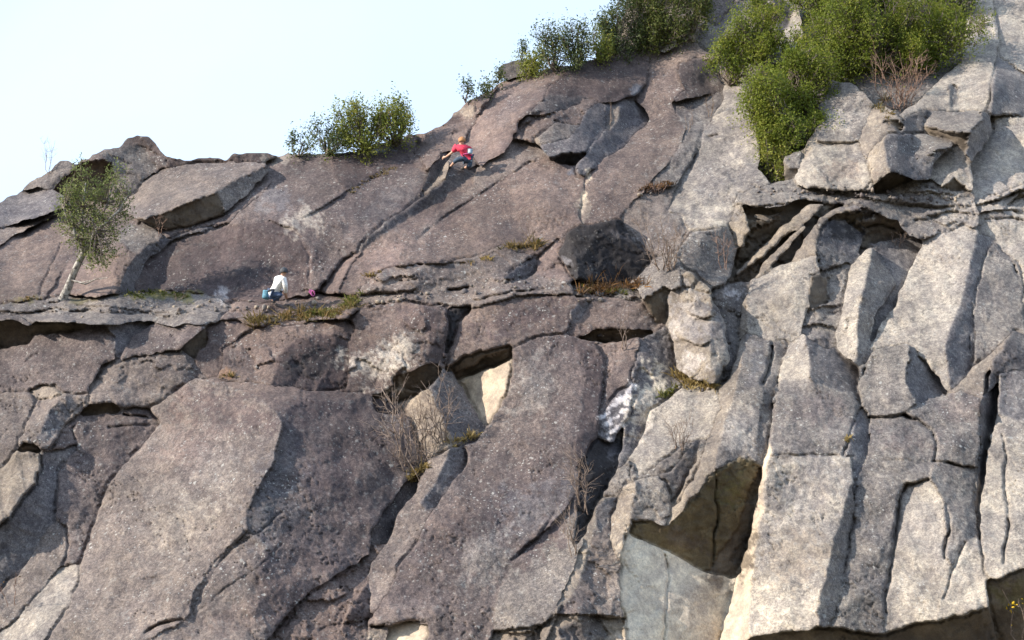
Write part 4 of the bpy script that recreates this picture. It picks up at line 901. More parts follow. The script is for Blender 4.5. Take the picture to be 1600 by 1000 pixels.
# ------------------------------------------------------------------ ground below the cliff
def build_ground():
    xs = np.concatenate([[-900, -300, -120], np.linspace(-60, 60, 49), [120, 300, 900]])
    ys = np.concatenate([[-900, -300, -80, -30], np.linspace(-10, 36, 40), [60, 140, 400, 900]])
    X, Y = np.meshgrid(xs, ys); r = np.random.default_rng(3)
    t = np.clip((Y-16)/16, 0, 1); Z = 4.3*t*t*(3-2*t)+r.normal(0, 0.08, X.shape)*(np.abs(X) < 61)*(Y > -11)*(Y < 37)
    Z[(Y > 37)] = 3.0
    i, j = np.meshgrid(np.arange(len(ys)-1), np.arange(len(xs)-1), indexing='ij'); w = len(xs)
    f = np.stack([i*w+j, i*w+j+1, (i+1)*w+j+1, (i+1)*w+j], -1).reshape(-1, 4)
    k = NT('forest_floor'); pos = k.node('ShaderNodeNewGeometry').outputs['Position']
    c = k.mix(k.ramp(k.noise(pos, 1.3, 6, 0.7), 0.35, 0.65), (0.055, 0.06, 0.025, 1), (0.16, 0.13, 0.09, 1))
    k.put(k.b.inputs['Base Color'], c); k.b.inputs['Roughness'].default_value = 0.95
    k.put(k.b.inputs['Normal'], k.bump(k.noise(pos, 9, 5, 0.7), 0.6, 0.1))
    o = mesh_obj('ground', np.stack([X, Y, Z], -1).reshape(-1, 3), f.tolist(), k.m)
    tag(o, 'wooded ground rising to the foot of the cliff', kind='structure')
build_ground()

# ------------------------------------------------------------------ plants
def leaf_material(name, c1, c2, c3, transl=0.35, rough=0.6):
    k = NT(name)
    a = k.node('ShaderNodeAttribute', attribute_name='shade').outputs['Fac']
    c = k.mix(k.ramp(a, 0.0, 0.55), c1+(1,), c2+(1,)); c = k.mix(k.ramp(a, 0.6, 1.0), c, c3+(1,))
    k.put(k.b.inputs['Base Color'], c); k.b.inputs['Roughness'].default_value = rough
    k.b.inputs['Specular IOR Level'].default_value = 0.25
    tr = k.node('ShaderNodeBsdfTranslucent'); k.put(tr.inputs['Color'], c)
    mx = k.node('ShaderNodeMixShader'); mx.inputs[0].default_value = transl
    k.t.links.new(k.b.outputs[0], mx.inputs[1]); k.t.links.new(tr.outputs[0], mx.inputs[2])
    k.t.links.new(mx.outputs[0], k.n['Material Output'].inputs['Surface'])
    return k.m
def bark_material(name, c1, c2, scale=18):
    k = NT(name); pos = k.node('ShaderNodeNewGeometry').outputs['Position']
    n = k.noise(pos, scale, 5, 0.7)
    k.put(k.b.inputs['Base Color'], k.mix(k.ramp(n, 0.4, 0.6), c1+(1,), c2+(1,))); k.b.inputs['Roughness'].default_value = 0.9
    k.put(k.b.inputs['Normal'], k.bump(n, 0.5, 0.03))
    return k.m
LEAF = {
 'sun':   leaf_material('bush_leaf', (0.075, 0.115, 0.018), (0.190, 0.230, 0.034), (0.330, 0.320, 0.065), .48),
 'deep':  leaf_material('dark_bush_leaf', (0.045, 0.065, 0.020), (0.095, 0.120, 0.030), (0.190, 0.180, 0.050)),
 'cool':  leaf_material('skyline_leaf', (0.050, 0.075, 0.045), (0.105, 0.135, 0.050), (0.190, 0.200, 0.065)),
 'yel':   leaf_material('yellow_green_leaf', (0.095, 0.130, 0.026), (0.220, 0.245, 0.045), (0.370, 0.330, 0.075)),
 'silver': leaf_material('pale_leaf', (0.085, 0.115, 0.040), (0.185, 0.220, 0.070), (0.310, 0.310, 0.120)),
 'gold':  leaf_material('autumn_leaf', (0.60, 0.38, 0.02), (0.70, 0.48, 0.03), (0.75, 0.55, 0.05)),
 'straw': leaf_material('dry_grass_blade', (0.20, 0.15, 0.06), (0.36, 0.27, 0.11), (0.45, 0.36, 0.16)),
 'ochre': leaf_material('ochre_grass_blade', (0.09, 0.09, 0.03), (0.22, 0.16, 0.065), (0.34, 0.23, 0.10)),
 'heath': leaf_material('heather_sprig', (0.10, 0.065, 0.05), (0.17, 0.11, 0.065), (0.36, 0.18, 0.05)),
 'green': leaf_material('grass_blade', (0.07, 0.09, 0.02), (0.16, 0.17, 0.04), (0.28, 0.26, 0.08)),
}
BARK = bark_material('shrub_bark', (0.10, 0.08, 0.065), (0.24, 0.20, 0.17))
TWIG = bark_material('bare_twig', (0.17, 0.125, 0.10), (0.31, 0.24, 0.20))
RTWIG = bark_material('reddish_twig', (0.20, 0.12, 0.09), (0.34, 0.23, 0.18))
BIRCH = bark_material('mottled_bark', (0.10, 0.085, 0.075), (0.42, 0.40, 0.37), 9)
def arr_mesh(name, verts, faces, mat, parent, shade=None, smooth=False):
    n = faces.shape[1]; me = bpy.data.meshes.new(name); nf = len(faces)
    me.vertices.add(len(verts)); me.vertices.foreach_set('co', np.asarray(verts, np.float32).ravel())
    me.loops.add(nf*n); me.loops.foreach_set('vertex_index', faces.astype(np.int32).ravel())
    me.polygons.add(nf); me.polygons.foreach_set('loop_start', np.arange(0, nf*n, n, dtype=np.int32))
    if smooth: me.polygons.foreach_set('use_smooth', np.ones(nf, bool))
    me.update(calc_edges=True)
    if shade is not None:
        at_ = me.attributes.new('shade', 'FLOAT', 'POINT'); at_.data.foreach_set('value', np.asarray(shade, np.float32))
    me.materials.append(mat)
    return link(bpy.data.objects.new(name, me), parent)
def leaves(name, cen, nrm, size, aspect, mat, parent, r, shade_c=None):
    """one folded leaf (two quads' worth of triangles) per centre"""
    n = len(cen); a = r.standard_normal((n, 3)); nrm = nrm/np.linalg.norm(nrm, axis=1, keepdims=True)
    a -= (a*nrm).sum(1, keepdims=True)*nrm; a /= np.linalg.norm(a, axis=1, keepdims=True); b = np.cross(nrm, a)
    s = size*r.uniform(0.6, 1.35, (n, 1)); w = s*aspect
    v = np.stack([cen-a*s*.5, cen+b*w*.5+nrm*w*.18, cen+a*s*.5, cen-b*w*.5+nrm*w*.18], 1).reshape(-1, 3)
    k = np.arange(n)[:, None]*4
    f = np.concatenate([k+np.array([[0, 1, 2]]), k+np.array([[0, 2, 3]])])
    sh = np.clip(r.uniform(0, 1, n)*0.6+0.4*(shade_c if shade_c is not None else r.uniform(0, 1, n)), 0, 1)
    return arr_mesh(name, v, f, mat, parent, np.repeat(sh, 4))
def tubes(name, paths, mat, parent, sides=4):
    """paths: list of (points Nx3, radii N) -> one branch mesh"""
    V, Fc = [], []; off = 0
    for pts, rad in paths:
        pts = np.asarray(pts, float); n = len(pts)
        t = np.gradient(pts, axis=0); t /= np.linalg.norm(t, axis=1, keepdims=True)+1e-9
        ref = np.where(np.abs(t[:, 2:3]) > 0.9, np.array([[1.0, 0, 0]]), np.array([[0, 0, 1.0]]))
        a = np.cross(t, ref); a /= np.linalg.norm(a, axis=1, keepdims=True)+1e-9; b = np.cross(t, a)
        an = np.linspace(0, 2*math.pi, sides, endpoint=False)
        ring = pts[:, None]+np.asarray(rad)[:, None, None]*(np.cos(an)[None, :, None]*a[:, None]+np.sin(an)[None, :, None]*b[:, None])
        V.append(ring.reshape(-1, 3))
        i, j = np.meshgrid(np.arange(n-1), np.arange(sides), indexing='ij'); j2 = (j+1) % sides
        Fc.append(off+np.stack([i*sides+j, i*sides+j2, (i+1)*sides+j2, (i+1)*sides+j], -1).reshape(-1, 4)); off += n*sides
    return arr_mesh(name, np.concatenate(V), np.concatenate(Fc), mat, parent, smooth=True)
def curve_pts(p, q, r, n=4, sag=0.12, up=0.0):
    p = np.asarray(p, float); q = np.asarray(q, float); L = np.linalg.norm(q-p)
    t = np.linspace(0, 1, n)[:, None]; o = r.normal(0, sag*L, 3)+np.array([0, 0, -up*L])
    return p+(q-p)*t+np.sin(t*math.pi)*o+np.concatenate([np.zeros((1, 3)), r.normal(0, .03*L, (n-2, 3)), np.zeros((1, 3))])
def grow(base, tips, r, r0, levels=(0.12, 0.35)):
    """connect a base through limbs and branches to every tip"""
    n = len(tips); paths = []; base = np.asarray(base, float)
    L1 = tips[r.choice(n, max(2, int(n*levels[0])), False)]; l1 = base+(L1-base)*r.uniform(.45, .65, (len(L1), 1))
    L2 = tips[r.choice(n, max(3, int(n*levels[1])), False)]
    par2 = np.argmin(((L2[:, None]-L1[None])**2).sum(-1), 1); l2 = l1[par2]+(L2-l1[par2])*r.uniform(.4, .7, (len(L2), 1))
    for p in l1: paths.append((curve_pts(base+r.normal(0, .02, 3), p, r, 5, .08, .05), np.linspace(r0, r0*.55, 5)))
    for i, p in enumerate(l2): paths.append((curve_pts(l1[par2[i]], p, r, 4, .08), np.linspace(r0*.5, r0*.28, 4)))
    p3 = np.argmin(((tips[:, None]-l2[None])**2).sum(-1), 1)
    for i, p in enumerate(tips): paths.append((curve_pts(l2[p3[i]], p, r, 3, .08), np.linspace(r0*.26, r0*.08, 3)))
    return paths
def crown_tips(c, rx, ry, rz, n, r, hollow=0.35, lumps=7):
    """points in a lumpy crown volume, denser towards the outside of each lump"""
    ang = r.uniform(0, 2*math.pi, lumps); rad = np.sqrt(r.uniform(0.05, 1, lumps))*0.62
    L = np.stack([np.cos(ang)*rad*1.1, r.uniform(-.55, .55, lumps), np.sin(ang)*rad*1.1], -1); sz = r.uniform(.14, .44, lumps)
    k = r.integers(0, lumps, n); d = r.standard_normal((n, 3)); d /= np.linalg.norm(d, axis=1, keepdims=True)
    d *= (hollow+(1-hollow)*r.uniform(0, 1, (n, 1))**.6)*sz[k][:, None]*np.array([1, 1, 1.25])
    sp = r.uniform(0, 1, n) < .18; d[sp] *= r.uniform(1.2, 2.1, (sp.sum(), 1))
    return np.asarray(c)+(L[k]+d)*np.array([rx, ry, rz]), k
def shrub(u, v, w, h, kind, label, group=None, name='bush', seed=0, dens=1.0, leaf=0.088, off=0.25, lean=0.0, cat='bush', lumps=20, r0=0.035, aspect=0.5, depth=None):
    r = np.random.default_rng(seed+int(u*7+v)); w *= 1.2; h *= 1.15; D = (depth if depth else depth_at(u, v))-off; m = D/FPX
    base = world_pt(u, v, D+off*.6); c = world_pt(u+lean*w, v-h*.40, D)
    n = int(max(24, dens*w*h/24)); tips, k = crown_tips(c, w*m*.62, w*m*.42, h*m*.62, n, r, lumps=lumps)
    e = bpy.data.objects.new(name, None); link(e); e.location = base
    tag(e, label, cat, group)
    pb = [(p-base, q) for p, q in grow(base, tips, r, r0)]
    tubes('branches', pb, BARK, e)
    per = 14; cen = (np.repeat(tips, per, 0)+r.normal(0, leaf*1.2, (n*per, 3))*np.array([.75, .75, 1.7]))-base
    out = np.repeat(tips-c, per, 0)/ (w*m*.6) + r.normal(0, .75, (n*per, 3))+np.array([0, 0, .35])
    tone = r.uniform(0, 1, lumps)
    leaves('crown', cen, out, leaf, aspect, LEAF[kind], e, r, tone[np.repeat(k, per)])
    return e
SK = 'bushes along the skyline'
shrub(620,226, 66,66,'yel','tall leafy bush at the right end of the isolated skyline clump',SK,seed=1)
shrub(570,236, 86,76,'yel','broad yellow green bush in the middle of the isolated skyline clump',SK,seed=2)
shrub(512,242, 60,52,'cool','low grey green bush left of the broad yellow green one',SK,seed=3,dens=.7)
shrub(466,243, 44,42,'cool','thin feathery bush at the left end of the isolated skyline clump',SK,seed=4,dens=.4,lumps=5)
shrub(728,160, 30,32,'cool','small sprig of a bush lowest on the sloping skyline',SK,seed=5,dens=.45,lumps=4)
shrub(760,146, 22,34,'cool','narrow upright bush second lowest on the sloping skyline',SK,seed=6,dens=.6,lumps=4)
shrub(776,130, 20,28,'cool','tiny bush against the left end of the flat skyline boulder',SK,seed=7,dens=.6,lumps=4)
shrub(814,96, 22,26,'cool','tiny sprout on top of the flat skyline boulder',SK,seed=8,dens=.4,lumps=4)
shrub(832,116, 46,44,'yel','low green bush at the right end of the flat skyline boulder',SK,seed=9,dens=1.0)
shrub(866,110, 60,66,'cool','feathery bush with spiky top right of the flat boulder',SK,seed=10,dens=.75)
shrub(905,102, 56,66,'cool','upright feathery bush beside the dense skyline thicket',SK,seed=11,dens=.8)
shrub(935,92, 46,44,'yel','low yellow green bush at the foot of the dense thicket',SK,seed=12)
TK = 'bushes of the dense thicket at the top'
shrub(966,78, 54,88,'cool','dark leafy bush at the left end of the dense thicket',TK,seed=13,dens=1.1)
shrub(1000,76, 62,96,'deep','dense dark bush in the thicket above the dark crest',TK,seed=14,dens=1.15)
shrub(1040,66, 70,92,'deep','olive bush in the thicket above the pale rounded stone',TK,seed=15,dens=1.0)
shrub(1084,50, 52,78,'deep','bush in the thicket against the tall pale rock',TK,seed=16,dens=1.0)
shrub(1005,10, 80,70,'deep','highest dark bush of the thicket at the picture edge',TK,seed=17,dens=1.0)
shrub(1065,0, 80,70,'deep','highest olive bush of the thicket beside the tall rock',TK,seed=18,dens=.9)
GB = 'green bushes in the upper right gully'
shrub(1183,100, 78,96,'sun','bright green bush with a bare trunk right of the tall rock',GB,seed=19,dens=1.1,r0=.06)
shrub(1140,132, 72,76,'sun','low spreading green bush below the tall rock',GB,seed=20,dens=1.0)
shrub(1196,30, 60,60,'sun','small green bush above the one with the bare trunk',GB,seed=21)
shrub(1296,118, 124,124,'sun','large green bush directly above the pinnacle',GB,seed=22,dens=1.2)
shrub(1368,108, 136,120,'sun','large green bush above the bare brown shrub',GB,seed=23,dens=1.2,off=.5)
shrub(1446,96, 124,110,'sun','rightmost large green bush beside the pale slab',GB,seed=24,dens=1.2,off=.5)
shrub(1300,40, 120,90,'sun','green bush at the top edge left of the widest bush',GB,seed=25,dens=1.2)
shrub(1385,26, 120,80,'sun','widest green bush at the top edge',GB,seed=26,dens=1.2)
shrub(1472,24, 90,90,'deep','darker green bush at the top edge beside the pale slab',GB,seed=27,dens=1.2)
shrub(1246,176, 110,104,'sun','green bush left of the pinnacle tip',GB,seed=28,dens=1.2)
shrub(1228,240, 112,128,'sun','full round green bush left of the pinnacle',GB,seed=29,dens=1.25)
shrub(1208,280, 56,56,'yel','lowest small yellow green bush left of the pinnacle',GB,seed=30,dens=.8)
shrub(1222,80, 24,22,'sun','tiny green bush on the pale rib',GB,seed=31,dens=.8)
shrub(1530,40, 26,16,'green','small green tuft growing on the upper right slab',seed=32,dens=.8,leaf=.06,off=.08)

# leaning tree on the long ledge
def leaning_tree():
    r = np.random.default_rng(5)
    D0 = depth_at(98, 462)-0.25
    def q(u, v, o=0.0): return world_pt(u, v, D0-o)
    base = q(97, 469); e = bpy.data.objects.new('tree', None); link(e); e.location = base
    tag(e, 'small leaning tree with mottled trunk on the long left ledge', 'tree')
    tr = np.array([q(97, 469), q(106, 450, .05), q(113, 432, .12), q(121, 414, .2), q(131, 394, .3)])
    paths = [(tr-base, [.13, .115, .10, .095, .085])]
    limbs = [((131,394),(118,372),(112,335),(108,300)), ((131,394),(140,372),(147,340),(150,295)), ((131,394),(150,360),(168,318),(178,280)), ((140,372),(165,348),(185,330),(200,305)), ((131,394),(128,360),(130,325),(134,285)), ((121,372),(108,350),(100,325),(103,310))]
    for L in limbs:
        P_ = np.array([q(x, y, .3+r.uniform(-.35, .35)*(i > 0)) for i, (x, y) in enumerate(L)])
        paths.append((P_-base, np.linspace(.055, .018, len(P_))))
    for L in [((112,438),(126,442),(142,438)), ((120,440),(134,444),(150,436),(168,434)), ((125,410),(136,416),(144,419))]:
        P_ = np.array([q(x, y, .2+.15*i) for i, (x, y) in enumerate(L)]); paths.append((P_-base, np.linspace(.03, .010, len(P_))))
    blobs = [(118,315,26,30,60),(104,340,17,28,34),(135,330,30,45,80),(160,340,30,42,66),(150,370,34,24,44),(127,375,20,26,24),(128,268,11,20,18),(150,293,17,16,18),(178,300,20,28,26),(172,272,9,20,14),(188,270,12,16,8),(198,318,14,26,14),(183,345,24,24,20),(112,300,14,20,18),(155,400,22,14,22),(168,396,14,12,12),(140,398,14,14,12),(150,416,18,8,8)]
    T = []
    for (u, v, a, b, n) in blobs:
        for _ in range(n):
            an, rr = r.uniform(0, 6.28), math.sqrt(r.uniform(0, 1)); T.append(q(u+a*rr*math.cos(an), v+b*rr*math.sin(an), .3+r.normal(0, .28)))
    T = np.array(T)
    nodes = np.concatenate([np.array(p)[1:]+base for p, _ in paths[1:7]])
    for t in T:
        d = ((nodes-t)**2).sum(1)+np.where(nodes[:, 2] > t[2], 9, 0); s0 = nodes[np.argmin(d)]
        paths.append((curve_pts(s0, t, r, 4, .05, .06)-base, np.linspace(.014, .004, 4)))
    tk = tubes('trunk', paths[:10], BIRCH, e, 7); tubes('branches', paths[10:], BARK, e, 4)
    per = 15; cen = np.repeat(T, per, 0)+r.normal(0, .085, (len(T)*per, 3))-base
    leaves('crown', cen, r.standard_normal(cen.shape)+np.array([0, -.3, .5]), .075, .45, LEAF['silver'], e, r)
leaning_tree()

def bare(u, v, w, h, label, n=40, seed=0, mat=None, name='bare_shrub', off=0.12, lean=0.0, r0=0.018, cat='shrub', nleaf=0, leafkind='gold', spread=0.5, stems=None, group=None):
    r = np.random.default_rng(seed+int(u+v)); D = depth_at(u, v)-off; m = D/FPX
    base = world_pt(u, v, D+off*.5); e = bpy.data.objects.new(name, None); link(e); e.location = base
    tag(e, label, cat, group)
    paths = []; ends = []
    ns = stems or max(2, n//8)
    for i in range(ns):
        f = (i+.5)/ns-.5; b0 = base+np.array([f*w*m*spread*.5, 0, 0])+r.normal(0, .03, 3)
        top = world_pt(u+lean*w+f*w*r.uniform(.7, 1.15), v-h*r.uniform(.55, 1.0), D-r.uniform(-.15, .35))
        st = curve_pts(b0, top, r, 7, .07); paths.append((st-base, np.linspace(r0, r0*.3, 7)))
        for _ in range(max(1, n//ns)):
            k = r.integers(1, 6); L = h*m*r.uniform(.12, .38); d = (top-b0)/np.linalg.norm(top-b0)+r.normal(0, .55, 3); d /= np.linalg.norm(d)
            tw = curve_pts(st[k], st[k]+d*L, r, 4, .08); paths.append((tw-base, np.linspace(r0*.45, r0*.16, 4))); ends.append(tw[-1]-base)
            for _ in range(2):
                d2 = d+r.normal(0, .6, 3); d2 /= np.linalg.norm(d2); s0 = tw[r.integers(1, 3)]
                tw2 = curve_pts(s0, s0+d2*L*.5, r, 3, .06); paths.append((tw2-base, np.linspace(r0*.25, r0*.12, 3))); ends.append(tw2[-1]-base)
    tubes('branches', paths, mat or TWIG, e, 4)
    if nleaf:
        E = np.array(ends)[r.integers(0, len(ends), nleaf)]+r.normal(0, .04, (nleaf, 3))
        leaves('leaves', E, r.standard_normal(E.shape), .08, .55, LEAF[leafkind], e, r)
    return e
bare(1408,170,100,96,'bushy bare brown shrub between the pinnacle and pale slab',n=110,seed=1,mat=RTWIG,nleaf=140,leafkind='heath',lean=.05)
bare(650,750,110,150,'bare branching shrub rooted in the dark gully',n=90,seed=2,r0=.022,lean=-.15)
bare(690,692,80,110,'bare shrub against the cream coloured scar',n=60,seed=3,r0=.016,lean=-.1)
bare(1040,424,110,90,'bare twiggy shrub right of the black boulder',n=110,seed=4,r0=.016)
bare(1130,420,40,60,'reddish bare shrub beside the triangular block',n=30,seed=5,mat=RTWIG,r0=.012)
bare(912,800,46,120,'bare shrub on the dark strip right of the middle slab',n=50,seed=6,r0=.015,lean=-.15)
bare(900,868,50,90,'bare shrub at the edge of the rounded purple rock',n=36,seed=7,r0=.014,lean=-.35)
bare(1062,702,60,62,'pale bare shrub on the slope above the jutting block',n=60,seed=8,r0=.012)
bare(976,545,16,74,'thin dry stalks standing in the dark slot',n=8,seed=9,r0=.012,stems=4)
bare(826,374,22,62,'thin dry stalks on the centre slab above a grass tuft',n=8,seed=10,r0=.012,stems=3,lean=-.3)
bare(1108,182,30,48,'bare stalks at the top of the narrow dark strip',n=18,seed=11,r0=.014)
bare(1076,205,20,40,'pale stalks right of the wet patch slab',n=10,seed=12,r0=.012,stems=3)
bare(953,196,10,40,'twin dry stems in the gully above the humped grey rock',n=4,seed=13,r0=.010,stems=2)
bare(280,474,22,30,'small dry sprig on the mossy part of the long ledge',n=14,seed=14,r0=.010)
bare(78,272,30,64,'faint leafless twigs on the far left skyline boulder',n=20,seed=15,r0=.010)
bare(248,366,26,30,'small brown shrub under the tilted flake',n=24,seed=16,r0=.010,mat=RTWIG)
bare(1025,300,50,20,'low reddish twigs in the crack below the narrow strip',n=60,seed=17,r0=.010,mat=RTWIG,stems=9,name='bare_shrub')
bare(1592,1004,44,84,'bare twig with yellow leaves at the lower right edge',n=10,seed=18,r0=.020,stems=2,nleaf=22,leafkind='gold',off=.7,lean=-.3)
bare(1405,385,30,30,'dead twigs in the shaded hollow under the shelf',n=24,seed=19,r0=.010)
bare(1470,98,44,30,'pale dead twigs with bleached leaves beside the upper slab',n=30,seed=20,r0=.012,nleaf=30,leafkind='straw')
bare(18,945,70,60,'thin reddish twigs at the lower left edge',n=8,seed=21,r0=.010,stems=2,lean=-.2,mat=RTWIG,nleaf=8,leafkind='heath',off=.5)

def grass(pts, n, hgt, kind, label, seed=0, width=6, name='grass', blade=.012, up=1.0):
    """grass blades rooted along a traced strip of ledge"""
    r = np.random.default_rng(seed+900); P_ = np.array(pts, float); seg = np.linalg.norm(np.diff(P_, axis=0), axis=1); cum = np.concatenate([[0], np.cumsum(seg)])
    nc = max(3, int(n/16)); tc = r.uniform(0, cum[-1], nc); kc = np.clip(np.searchsorted(cum, tc)-1, 0, len(seg)-1)
    cc = P_[kc]+(P_[kc+1]-P_[kc])*((tc-cum[kc])/seg[kc])[:, None]+r.normal(0, 1, (nc, 2))*np.array([3, width*.45])
    csz = np.clip(r.lognormal(-.35, .55, nc), .2, 1.6); ci = r.integers(0, nc, n); clump = csz[ci]
    rel = r.normal(0, 1, (n, 2)); uv = cc[ci]+rel*np.array([2.6, 1.2])*clump[:, None]
    ii = np.clip(((uv[:, 1]-V0)/CELL).astype(int), 0, H-1); jj = np.clip(((uv[:, 0]-U0)/CELL).astype(int), 0, W-1)
    B = world_pt(uv[:, 0], uv[:, 1], DEP[ii, jj]-.02); L = (hgt*.72*clump*r.uniform(.4, 1.2, n))[:, None]
    d = r.normal(0, .5, (n, 3))+np.stack([rel[:, 0]*.45, np.full(n, -.45), np.full(n, up*.7)], -1); d /= np.linalg.norm(d, axis=1, keepdims=True)
    s = np.cross(d, r.standard_normal((n, 3))); s /= np.linalg.norm(s, axis=1, keepdims=True); w = blade*r.uniform(.7, 1.4, (n, 1))
    tip = B+d*L+np.array([0, -.1, -.55])*L*r.uniform(0, 1, (n, 1))
    mid = B+d*L*.55
    V = np.stack([B-s*w, B+s*w, mid+s*w*.8, tip, mid-s*w*.8], 1).reshape(-1, 3); q = np.arange(n)[:, None]*5
    F_ = np.concatenate([q+np.array([[0, 1, 2]]), q+np.array([[0, 2, 4]]), q+np.array([[4, 2, 3]])])
    o = arr_mesh(name, V, F_, LEAF[kind], None, np.repeat(np.clip(r.uniform(0, 1, n), 0, 1), 5))
    return tag(o, label, 'grass', kind='stuff')
grass([(385,506),(420,500),(470,494),(520,490),(555,476)],1100,.34,'ochre','ochre dry grass along the ledge below the white shirted climber',1,10)
grass([(470,494),(520,490),(556,468),(562,462)],500,.30,'green','green grass among the ochre grass on the ledge',2,8)
grass([(782,388),(815,384),(846,384)],420,.34,'ochre','tuft of ochre grass on the centre slab',3,6)
grass([(905,452),(950,450),(1000,446)],900,.55,'heath','rusty heather in front of the black boulder',4,12,name='heather')
grass([(905,455),(950,455),(985,455)],350,.22,'green','green growth at the foot of the rusty heather',5,6)
grass([(1052,585),(1075,598),(1100,606),(1118,606)],520,.40,'straw','pale dry grass under the wedged boulder',6,8)
grass([(1035,620),(1048,615),(1058,600)],220,.26,'green','olive grass left of the pale dry grass',7,6)
grass([(700,694),(722,688),(740,682)],220,.34,'straw','straw coloured grass at the foot of the bluish prow',8,5)
grass([(640,752),(665,730)],240,.4,'straw','straw coloured grass in the top of the gully',9,7)
grass([(545,298),(575,284),(600,270),(618,263)],260,.14,'ochre','ochre tufts in the crack of the upper slab',10,4)
grass([(752,407),(766,402)],80,.22,'straw','small pale tuft on the stepped ledges',11,3)
grass([(726,412),(736,410)],50,.16,'ochre','tiny tuft left of the small pale tuft',12,2)
grass([(580,432),(590,425)],70,.2,'ochre','small brownish tuft beside the pink slab edge',13,4)
grass([(200,460),(250,458),(300,464)],500,.10,'green','short mossy growth on the long ledge',14,6,blade=.016)
grass([(1000,296),(1030,290),(1056,288)],420,.22,'heath','brown dead bracken in the crack above the shelf slope',15,5,name='bracken')
grass([(345,590),(358,586)],90,.2,'ochre','rusty tuft at the top of the great slab',16,4)
grass([(1322,690),(1328,684)],60,.22,'straw','lone tuft in the crack of the tall column',17,3)
grass([(1395,186),(1372,166),(1385,150)],160,.3,'ochre','dry ochre grass under the bare brown shrub',18,5)
grass([(30,470),(60,466)],90,.2,'ochre','ochre tufts at the left end of the long ledge',19,4)
grass([(480,462),(500,456)],60,.16,'green','few blades at the foot of the pink corner',20,3)

def rubble():
    r = np.random.default_rng(77); bm = bmesh.new(); bmesh.ops.create_icosphere(bm, subdivisions=1, radius=1.0)
    ico = np.array([v.co[:] for v in bm.verts]); fc = np.array([[v.index for v in f.verts] for f in bm.faces]); bm.free()
    strips = [((60,482),(340,478),60), ((365,484),(520,476),40), ((570,470),(830,440),60), ((900,462),(1000,458),30), ((1180,296),(1520,312),80), ((905,528),(1010,522),14), ((585,622),(640,618),10), ((1050,598),(1120,604),16), ((980,300),(1060,290),16), ((1380,300),(1500,304),20)]
    V, F_, T = [], [], []; off = 0
    for a, b, n in strips:
        for _ in range(n):
            t = r.uniform(); u = a[0]+(b[0]-a[0])*t+r.normal(0, 3); v = a[1]+(b[1]-a[1])*t+r.normal(0, 5); s_ = .02+.08*r.uniform()**3
            p = np.array(world_pt(u, v, depth_at(u, v)-s_*.4)); sc = s_*r.uniform(.6, 1.3, 3)
            V.append(p+ico*sc*(1+r.normal(0, .16, (len(ico), 1)))); F_.append(fc+off); off += len(ico)
            T.append(np.tile(np.array(TINT[r.choice(['grey', 'gbrown', 'tan', 'dgrey'])][0]), (len(ico), 1)))
    o = arr_mesh('rubble', np.concatenate(V), np.concatenate(F_), ROCK, None)
    for nm, A_ in (('tint', np.concatenate(T)), ('wear', np.tile([.3, 0, .3], (off, 1)))):
        at_ = o.data.attributes.new(nm, 'FLOAT_COLOR', 'POINT'); at_.data.foreach_set('color', np.concatenate([A_, np.ones((off, 1))], 1).astype(np.float32).ravel())
    tag(o, 'scattered small stones lying on the ledges of the cliff', 'rubble', kind='stuff')
rubble()
# ------------------------------------------------------------------ climbers
def plain(name, col, rough=0.8, var=0.25):
    k = NT(name); pos = k.node('ShaderNodeNewGeometry').outputs['Position']; n = k.noise(pos, 25, 4, 0.6)
    k.put(k.b.inputs['Base Color'], k.mix(k.ramp(n, .35, .65), tuple(c*(1-var) for c in col)+(1,), tuple(min(1, c*(1+var)) for c in col)+(1,)))
    k.b.inputs['Roughness'].default_value = rough; k.put(k.b.inputs['Normal'], k.bump(n, .4, .01))
    return k.m
SKIN = plain('skin', (.55, .34, .25), .55, .06)
def skin_mesh(name, verts, edges, radii, mat, parent, root=0, sub=2):
    me = bpy.data.meshes.new(name); me.from_pydata([tuple(v) for v in verts], edges, []); me.materials.append(mat)
    o = link(bpy.data.objects.new(name, me), parent)
    md = o.modifiers.new('skin', 'SKIN'); md.use_smooth_shade = True; md.use_x_symmetry = False
    sv = me.skin_vertices[0].data if me.skin_vertices else None
    if sv is None:
        bm = bmesh.new(); bm.from_mesh(me); bm.verts.layers.skin.verify(); bm.to_mesh(me); bm.free(); sv = me.skin_vertices[0].data
    for i, rr in enumerate(radii):
        sv[i].radius = (rr, rr) if not isinstance(rr, tuple) else rr; sv[i].use_root = (i == root)
    ss = o.modifiers.new('sub', 'SUBSURF'); ss.levels = ss.render_levels = sub
    return o
